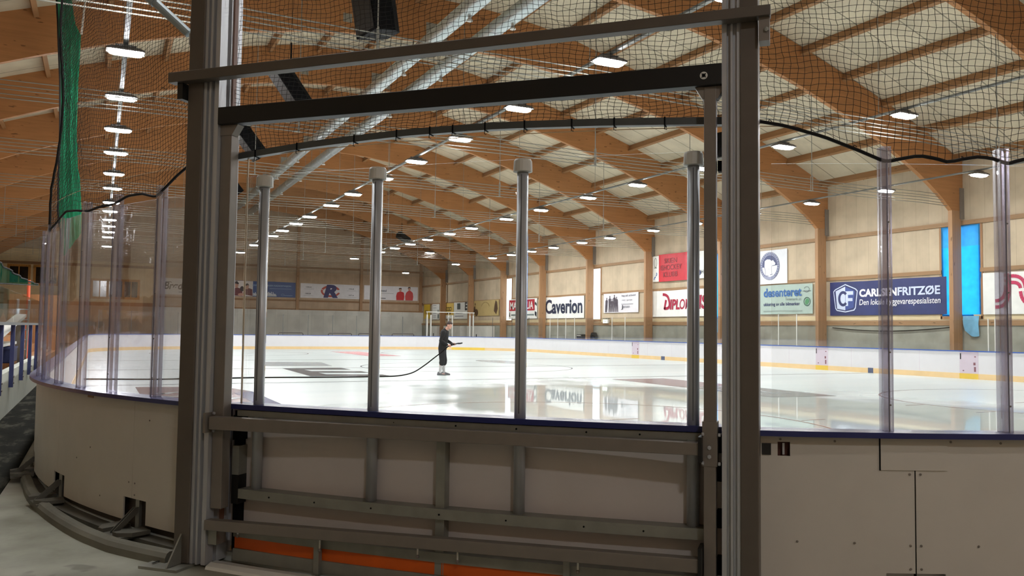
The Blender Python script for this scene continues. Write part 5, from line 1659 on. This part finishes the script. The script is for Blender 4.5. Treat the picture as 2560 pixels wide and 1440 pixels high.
# ------------------------------------------------------------------ left side: aisle wall, railing, stands
o = MB().box((-1.62, 9.5, 0), (-1.47, 26.4, 0.78)).build('aisle_wall', flat('aisle_wall_white', 206, 208, 196, 0.6), None, (-1.55, 18, 0))
tag(o, 'low white wall along the aisle left of the rink', 'wall', None, 'structure')
rl = thing('aisle_railing', 'grey handrail on blue steel posts along the low aisle wall', 'railing', (-1.44, 18, 0.5))
for y in (11.2, 13.4, 15.9, 18.0, 20.2, 22.4, 24.6):
    p = MB().box((-1.468, y - 0.045, 0.48), (-1.40, y + 0.045, 1.63)).build('post', M['blue_post'], rl)
    MB().lathe((-1.40, y, 0.56), [(0.02, 0), (0.02, 0.015), (0.008, 0.018)], 6, (1, 0, 0)).build('bolt', M['steel'], p)
    MB().lathe((-1.40, y, 0.68), [(0.02, 0), (0.02, 0.015), (0.008, 0.018)], 6, (1, 0, 0)).build('bolt', M['steel'], p)
MB().box((-1.48, 9.6, 1.63), (-1.39, 26.2, 1.68)).build('handrail', M['tube_grey'], rl)
for i, (a, b) in enumerate(((11.0, 14.5), (14.55, 18.0), (18.05, 21.5), (21.55, 25.8))):
    MB().box((-1.44, a, 1.68), (-1.43, b, 2.25)).build('clear_screen', M['glass'], rl)
# green netting sheet pinned over the railing
root = thing('green_net_sheet', 'dark green net sheet with black edge rope sagging over the railing', 'net', (-1.55, 20, 2.0))
mb = MB()
rows = []
for i in range(21):
    q = i / 20
    y = 15.9 + 10.2 * q
    zt = 2.68 + 0.06 * q - 0.05 * math.sin(PI * q)
    zb = 2.31 + 0.40 * q
    x = -1.55 + 0.03 * math.sin(i * 1.7)
    rows.append([Vector((x, y, zb)), Vector((x + 0.02 * math.sin(i * 2.1), y, (zb + zt) / 2)), Vector((x, y, max(zt, zb + 0.02)))])
mb.loft(rows, False, False).build('net_cloth', M['green_thin'], root)
MB().tube([r_[2] for r_ in rows], 0.016, 6).build('edge_rope', M['net'], root)
MB().tube([r_[0] for r_ in rows], 0.012, 6).build('edge_rope', M['net'], root)
MB().box((-1.60, 15.8, 0.78), (-1.54, 15.86, 2.72)).build('net_pole', M['steel'], root)
rows2 = []
for i in range(9):
    y = 16.2 + 3.2 * i / 8
    x = -1.62 + 0.05 * math.sin(i * 2.2)
    rows2.append([Vector((x, y, 1.7 + 0.15 * (i % 3))), Vector((x, y, 2.32))])
MB().loft(rows2, False, False).build('hanging_fold', M['green_thin'], root)
# stepped timber stand
root = thing('timber_stand', 'stepped timber spectator stand left of the aisle wall', 'stand', (-3.5, 24, 0))
for k in range(6):
    x1 = -2.0 - k * 0.9
    o = MB().box((x1 - 0.9, 12.0, 0), (x1, 50, 0.30 + 0.36 * k)).build('step', M['plank'], root)
for k in range(6):
    x1 = -2.15 - k * 0.9
    MB().box((x1 - 0.32, 12.2, 0.30 + 0.36 * k), (x1 - 0.04, 49.8, 0.36 + 0.36 * k)).build('bench_board', M['girt'], root)
MB().box((-7.5, 50.0, 0), (-1.9, 50.2, 3.2)).build('end_panel', M['plank'], root)
# odds and ends seen past the railing
o = MB().box((-2.05, 21.0, 0.80), (-1.70, 22.6, 1.12)).build('blue_crate', flat('crate_blue', 40, 52, 96), None, (-1.9, 21.8, 0.66), bevel=0.02)
tag(o, 'dark blue crate on the stand behind the blue railing posts', 'crate')
MB().box((-2.06, 20.98, 1.10), (-1.69, 22.62, 1.14)).build('lid', flat('crate_lid', 60, 72, 120), o)
MB().box((-2.05, 21.0, 0.66), (-1.70, 22.6, 0.80)).build('base', M['plank'], o)
o = MB().box((-2.9, 17.0, 1.18), (-1.75, 23.0, 1.24)).build('white_table', M['white'], None, (-2.2, 20, 0.66))
tag(o, 'long white table top on the stand behind the railing', 'table')
for y in (17.3, 19.9, 22.6):
    MB().box((-1.84, y, 0.3), (-1.79, y + 0.05, 1.18)).build('leg', M['steel'], o)
    MB().box((-2.85, y, 0.62), (-2.8, y + 0.05, 1.18)).build('leg', M['steel'], o)
pa, pb = Vector((-1.80, 17.5, 1.28)), Vector((-1.72, 23.6, 1.86))
o = MB().tube([pa, pb], 0.1, up=(0, 0, 1), sq=(0.22, 0.07)).build('white_plank', M['white'], None, tuple(pa))
tag(o, 'white plank leaning along the railing with raised far end', 'plank')
MB().box((-1.82, 23.3, 0.4), (-1.66, 23.4, 1.82)).build('prop', M['steel'], o)
o = MB().tube([(-2.1, 31.2, 0.36), (-2.1, 31.2, 3.08)], 0.05, 10).build('orange_pole', flat('pole_orange', 226, 96, 62), None, (-2.1, 31.2, 0.36))
tag(o, 'thin orange pole upright behind the green net sheet', 'pole')
MB().lathe((-2.1, 31.2, 0.30), [(0.14, 0), (0.14, 0.04), (0.05, 0.07), (0.001, 0.075)], 12).build('foot', M['black'], o)
root = thing('step_ladder', 'pale ladder leaning behind the far end of the railing', 'ladder', (-1.9, 25, 0.3))
for s in (0, 0.42):
    MB().tube([(-1.95 + s * 0.5, 25.0 + s, 0.3), (-1.8 + s * 0.5, 23.6 + s, 2.25)], 0.03, 6).build('rail', M['alu'], root)
for k in range(7):
    q = 0.1 + k * 0.13
    a_ = Vector((-1.95, 25.0, 0.3)).lerp(Vector((-1.8, 23.6, 2.25)), q)
    MB().tube([a_, a_ + Vector((0.21, 0.42, 0))], 0.018, 6).build('rung', M['alu'], root)

# gathered green net hanging from the roof over the left boards
GX = [(3.1, -0.724, -0.423), (4.06, -0.856, -0.425), (4.5, -0.866, -0.457), (4.8, -0.873, -0.482), (5.0, -0.87, -0.525), (5.75, -0.876, -0.575), (6.85, -0.915, -0.584), (7.4, -0.955, -0.57), (7.88, -0.987, -0.565)]
TOPX = [(8.1, -1.0, -0.68), (8.6, -1.042, -0.765), (9.3, -1.06, -0.82), (10.2, -1.0, -0.90)]
root = thing('green_net_curtain', 'gathered bright green net hanging from the roof over the boards', 'net', (-0.7, 20, 3.1))
mb = MB()
rows = []
for z, x0, x1 in GX + TOPX:
    row = []
    for j in range(25):
        q = j / 24
        x = x0 + (x1 - x0) * q
        row.append(Vector((x, 20 + 0.09 * math.sin(q * PI * 5 + z * 0.25) * math.sin(PI * min(1, q * 8, (1 - q) * 8) / 2), z + (0.5 * q if z < 3.2 else 0))))
    rows.append(row)
mb.loft(rows, False, False).build('net_cloth', M['green_net'], root, smooth=True)
MB().tube([r_[0] + Vector((-0.015, -0.02, 0)) for r_ in rows], 0.02, 6).build('edge_rope', M['net'], root)
MB().tube([(-0.56, 19.98, 7.9), (-0.51, 20, 8.7), (-0.45, 20.0, interp(ROOF, -0.45 - XC))], 0.022, 6).build('pull_rope', M['rope'], root)
MB().tube([(-1.0, 20, 10.15), (-0.95, 20, interp(ROOF, -0.95 - XC))], 0.02, 6).build('hanging_rope', M['net'], root)

# ------------------------------------------------------------------ hose
mp = Vector((10.80, 27.10, ICE))
HD = [(3.0, 26.55, 0.085), (3.9, 26.75, 0.085), (5.1, 26.72, 0.085), (6.3, 26.5, 0.085), (7.6, 26.4, 0.085), (8.5, 26.45, 0.085), (9.05, 26.62, 0.10), (9.55, 26.8, 0.19), (10.0, 26.93, 0.42), (10.33, 26.93, 0.66), (10.53, 26.88, 0.82), (10.70, 26.87, 0.96), (10.86, 26.925, 1.07), (10.98, 26.95, 1.10), (11.09, 26.965, 1.135), (11.20, 26.92, 1.165)]
def catmull(P, k=8):
    P = [Vector(q) for q in P]
    out = []
    for i in range(len(P) - 1):
        a, b, c, d = P[max(i - 1, 0)], P[i], P[i + 1], P[min(i + 2, len(P) - 1)]
        for s in range(k):
            t = s / k
            out.append(0.5 * ((2 * b) + (c - a) * t + (2 * a - 5 * b + 4 * c - d) * t * t + (3 * b - a - 3 * c + d) * t ** 3))
    return out + [P[-1]]
far = [(-0.35, 27.2, 0.085), (0.4, 26.95, 0.085), (1.6, 26.6, 0.085), (2.3, 26.7, 0.085)]
hp = catmull(far + HD)
hs = MB().tube(hp, 0.021, 8).build('water_hose', M['black'], None, (3, 26.5, 0.06), smooth=True)
tag(hs, 'long black water hose trailing over the ice to the man', 'hose')
MB().tube([hp[-1], hp[-1] + Vector((0.07, -0.03, 0.0)), hp[-1] + Vector((0.15, -0.07, 0.02))], [0.03, 0.028, 0.022], 10).build('nozzle', M['black_steel'], hs)
MB().tube([hp[-1] + Vector((0.1, -0.05, 0.01)), hp[-1] + Vector((-0.08, 0.02, -0.02)), hp[-1] + Vector((-0.34, 0.14, 0.02))], 0.014, 8).build('nozzle_lever', M['black_steel'], hs)

# ------------------------------------------------------------------ the man flooding the ice
PF = Vector((0.80, -0.60, 0)).normalized()          # the way he faces
PLft = Vector((-PF.y, PF.x, 0))
PO = Vector((10.74, 27.18, ICE))
def W3(f, l, z):
    return PO + PF * f + PLft * l + Vector((0, 0, z))
SC = 1.03
man = thing('person', 'person in black top and black knee shorts holding a hose on the ice', 'person', tuple(PO))
def limb(mb, pts, sides=12):
    """pts: (f, l, z, r_f, r_l) elliptical sections joined smoothly"""
    P = [W3(*q[:3]) for q in pts]
    rings = []
    for i, q in enumerate(pts):
        d = (P[min(i + 1, len(P) - 1)] - P[max(i - 1, 0)]).normalized()
        a = PF - d * PF.dot(d)
        if a.length < 0.2:
            a = Vector((0, 0, 1)) - d * d.z
        a.normalize()
        b = d.cross(a)
        ra, rb = q[3], (q[4] if len(q) > 4 else q[3])
        rings.append([P[i] + a * ra * math.cos(2 * PI * k / sides) + b * rb * math.sin(2 * PI * k / sides) for k in range(sides)])
    mb.loft(rings)
    for e in (0, -1):
        mb.ball(P[e], min(pts[e][3], pts[e][4] if len(pts[e]) > 4 else pts[e][3]) * 0.98, seg=10, rings=8)
def remeshed(mb, name, mat, parent, vox, smooth_it=6):
    o = mb.build(name, mat, parent)
    r = o.modifiers.new('skin', 'REMESH')
    r.mode = 'VOXEL'
    r.voxel_size = vox
    r.use_smooth_shade = True
    s_ = o.modifiers.new('soften', 'SMOOTH')
    s_.iterations = smooth_it
    s_.factor = 0.5
    return o
# body: head, neck, trunk, arms, hands with fingers, legs; one continuous skin
HC = (0.235, -0.02, 1.735)                           # head centre, bowed forward
bd = MB()
tilt = 0.42
Rh = Matrix.Rotation(0, 3, 'X')
def Hd(f, l, z):
    """point on the bowed, slightly turned head (f forward, z up in head space)"""
    ca, sa = math.cos(tilt), math.sin(tilt)
    f2, z2 = f * ca + z * sa, -f * sa + z * ca
    yw = -0.25
    f3, l3 = f2 * math.cos(yw) - l * math.sin(yw), f2 * math.sin(yw) + l * math.cos(yw)
    return W3(HC[0] + f3, HC[1] + l3, HC[2] + z2)
def hball(mb, f, l, z, a, b, c):
    k = len(mb.v)
    rr_ = []
    for i in range(11):
        t = PI * i / 10
        rr_.append([Hd(f + a * math.sin(t) * math.cos(2 * PI * j / 14), l + b * math.sin(t) * math.sin(2 * PI * j / 14), z - c * math.cos(t)) if 0 < i < 10 else Hd(f + a * 1e-3 * math.cos(2 * PI * j / 14), l + b * 1e-3 * math.sin(2 * PI * j / 14), z - c * math.cos(t)) for j in range(14)])
    mb.loft(rr_)
hball(bd, -0.005, 0, 0.025, 0.098, 0.078, 0.105)
hball(bd, 0.030, 0, -0.055, 0.066, 0.058, 0.072)
hball(bd, 0.078, 0, -0.100, 0.024, 0.026, 0.022)
hball(bd, 0.102, 0, -0.015, 0.022, 0.014, 0.026)
hball(bd, 0.115, 0, -0.026, 0.012, 0.014, 0.012)
hball(bd, 0.086, 0, -0.066, 0.016, 0.026, 0.010)
hball(bd, 0.082, 0, 0.026, 0.018, 0.056, 0.012)
for s in (-1, 1):
    hball(bd, -0.008, s * 0.080, -0.015, 0.022, 0.012, 0.034)
limb(bd, [(0.205, -0.01, 1.665, 0.058, 0.056), (0.14, 0, 1.60, 0.062, 0.062), (0.085, 0, 1.545, 0.075, 0.085)])
limb(bd, [(0.085, 0, 1.54, 0.085, 0.16), (0.075, 0, 1.46, 0.11, 0.185), (0.055, 0, 1.34, 0.12, 0.175), (0.02, 0, 1.18, 0.108, 0.155), (0.0, 0, 1.05, 0.108, 0.165), (-0.01, 0, 0.96, 0.11, 0.165)], 16)
RA = [(0.075, -0.205, 1.48), (0.0, -0.265, 1.20), (0.215, -0.145, 1.045)]
LA = [(0.085, 0.205, 1.48), (0.07, 0.255, 1.21), (0.33, 0.10, 1.075)]
for A in (RA, LA):
    limb(bd, [A[0] + (0.062,), tuple((np.array(A[0]) * .5 + np.array(A[1]) * .5)) + (0.052,), A[1] + (0.045,), tuple((np.array(A[1]) * .6 + np.array(A[2]) * .4)) + (0.043,), A[2] + (0.030, 0.034)])
for s, kf, ff in ((-1, 0.02, -0.03), (1, 0.05, 0.05)):
    limb(bd, [(-0.01, s * 0.095, 0.95, 0.10, 0.09), (0.01, s * 0.10, 0.75, 0.085, 0.082), (kf, s * 0.10, 0.52, 0.060, 0.060), (kf - 0.03, s * 0.10, 0.38, 0.062, 0.056), (ff - 0.02, s * 0.10, 0.12, 0.040, 0.040), (ff, s * 0.10, 0.06, 0.045, 0.042)])
    limb(bd, [(ff - 0.05, s * 0.10, 0.045, 0.035, 0.035), (ff + 0.08, s * 0.11, 0.045, 0.032, 0.042), (ff + 0.16, s * 0.115, 0.035, 0.022, 0.040)])
# hands closed round the hose
def hand(wrist, grip, side):
    w_, g_ = Vector(W3(*wrist)), Vector(W3(*grip))
    d = (g_ - w_).normalized()
    n_ = d.cross(Vector((0, 0, 1))).normalized()
    u_ = n_.cross(d).normalized()
    mb = bd
    pr_ = []
    for i, (k, ra, rb) in enumerate(((0.0, 0.026, 0.030), (0.03, 0.024, 0.040), (0.065, 0.020, 0.043), (0.09, 0.016, 0.040))):
        c_ = w_ + d * k
        pr_.append([c_ + n_ * ra * math.cos(2 * PI * j / 12) + u_ * rb * math.sin(2 * PI * j / 12) for j in range(12)])
    mb.loft(pr_)
    for i, L_ in enumerate((0.066, 0.074, 0.070, 0.056)):
        b0 = w_ + d * 0.085 + u_ * (0.030 - 0.020 * i)
        p1 = b0 + d * L_ * 0.42 - n_ * 0.006 * side
        p2 = p1 + d * L_ * 0.22 + n_ * L_ * 0.32 * side
        p3 = p2 - d * L_ * 0.12 + n_ * L_ * 0.30 * side
        mb.tube([b0, p1, p2, p3], [0.0095, 0.009, 0.0085, 0.0075], 8)
        mb.ball(p3, 0.0075, seg=8, rings=6)
    t0 = w_ + d * 0.035 + u_ * 0.034
    mb.tube([t0, t0 + d * 0.03 + u_ * 0.016 + n_ * 0.010 * side, t0 + d * 0.055 + u_ * 0.006 + n_ * 0.030 * side, t0 + d * 0.066 - u_ * 0.008 + n_ * 0.040 * side], [0.012, 0.0105, 0.0095, 0.008], 8)
hand(RA[2], (0.30, -0.09, 1.00), 1)
hand(LA[2], (0.42, 0.04, 1.07), -1)
body = remeshed(bd, 'body', plain('skin', srgb(206, 156, 136), 0.55, 0, 0.06, 6), man, 0.0075, 3)
# clothing
sh = MB()
limb(sh, [(0.09, 0, 1.55, 0.092, 0.13), (0.08, 0, 1.50, 0.118, 0.205), (0.065, 0, 1.42, 0.135, 0.212), (0.045, 0, 1.28, 0.142, 0.200), (0.02, 0, 1.12, 0.140, 0.195), (0.0, 0, 0.97, 0.144, 0.202), (-0.005, 0, 0.88, 0.144, 0.204)], 18)
for A in (RA, LA):
    limb(sh, [A[0] + (0.088,), tuple((np.array(A[0]) * .5 + np.array(A[1]) * .5)) + (0.072,), A[1] + (0.066,), tuple((np.array(A[1]) * .5 + np.array(A[2]) * .5)) + (0.058,), tuple((np.array(A[1]) * .08 + np.array(A[2]) * .92)) + (0.047,)])
limb(sh, [(0.02, 0, 1.56, 0.05, 0.10), (-0.03, 0, 1.50, 0.05, 0.11), (-0.06, 0, 1.42, 0.04, 0.10)], 14)
remeshed(sh, 'black_top', plain('black_top_cloth', srgb(20, 20, 22), 0.85, 0, 0.15, 12), man, 0.014, 4)
st_ = MB()
limb(st_, [(-0.005, 0, 1.04, 0.130, 0.185), (-0.01, 0, 0.90, 0.138, 0.194), (-0.005, 0, 0.80, 0.12, 0.18)], 16)
for s, kf in ((-1, 0.02), (1, 0.05)):
    limb(st_, [(-0.005, s * 0.095, 0.86, 0.118, 0.10), (0.01, s * 0.10, 0.68, 0.110, 0.098), (kf, s * 0.10, 0.50, 0.098, 0.090), (kf - 0.015, s * 0.10, 0.40, 0.098, 0.088)])
remeshed(st_, 'knee_shorts', plain('black_shorts_cloth', srgb(28, 28, 32), 0.8, 0, 0.15, 12), man, 0.014, 4)
sk_ = MB()
for s, kf, ff in ((-1, 0.02, -0.03), (1, 0.05, 0.05)):
    limb(sk_, [(kf - 0.03, s * 0.10, 0.33, 0.063, 0.058), (ff - 0.02, s * 0.10, 0.14, 0.047, 0.046), (ff - 0.005, s * 0.10, 0.085, 0.050, 0.048)])
remeshed(sk_, 'socks', plain('pale_grey_sock', srgb(190, 188, 188), 0.85, 0, 0.05, 12), man, 0.01, 3)
for s, ff, nm in ((-1, -0.03, 'shoe'), (1, 0.05, 'shoe')):
    se = MB()
    rings = []
    for k, w_, hgt in ((-0.115, 0.030, 0.060), (-0.10, 0.042, 0.105), (-0.05, 0.046, 0.118), (0.0, 0.045, 0.112), (0.05, 0.050, 0.092), (0.11, 0.054, 0.072), (0.16, 0.050, 0.060), (0.195, 0.036, 0.046), (0.21, 0.014, 0.034)):
        ring = []
        for j in range(12):
            an = 2 * PI * j / 12
            zz = max(0.0, math.sin(an)) * hgt
            ring.append(W3(ff + k, s * 0.105 + w_ * math.cos(an), zz + 0.006 if math.sin(an) > 0.05 else 0.002))
        rings.append(ring)
    sh_ = se.loft(rings).build(nm, plain('grey_shoe_%d' % (s + 1), srgb(104, 104, 108), 0.7, 0, 0.1, 14), man, smooth=True)
hr_ = MB()
hball(hr_, -0.020, 0, 0.050, 0.102, 0.084, 0.092)
hball(hr_, 0.042, 0, 0.092, 0.052, 0.062, 0.034)
hball(hr_, -0.060, 0, -0.01, 0.050, 0.070, 0.070)
remeshed(hr_, 'hair', plain('dark_brown_hair', srgb(58, 42, 36), 0.7, 0, 0.2, 40), man, 0.010, 2)
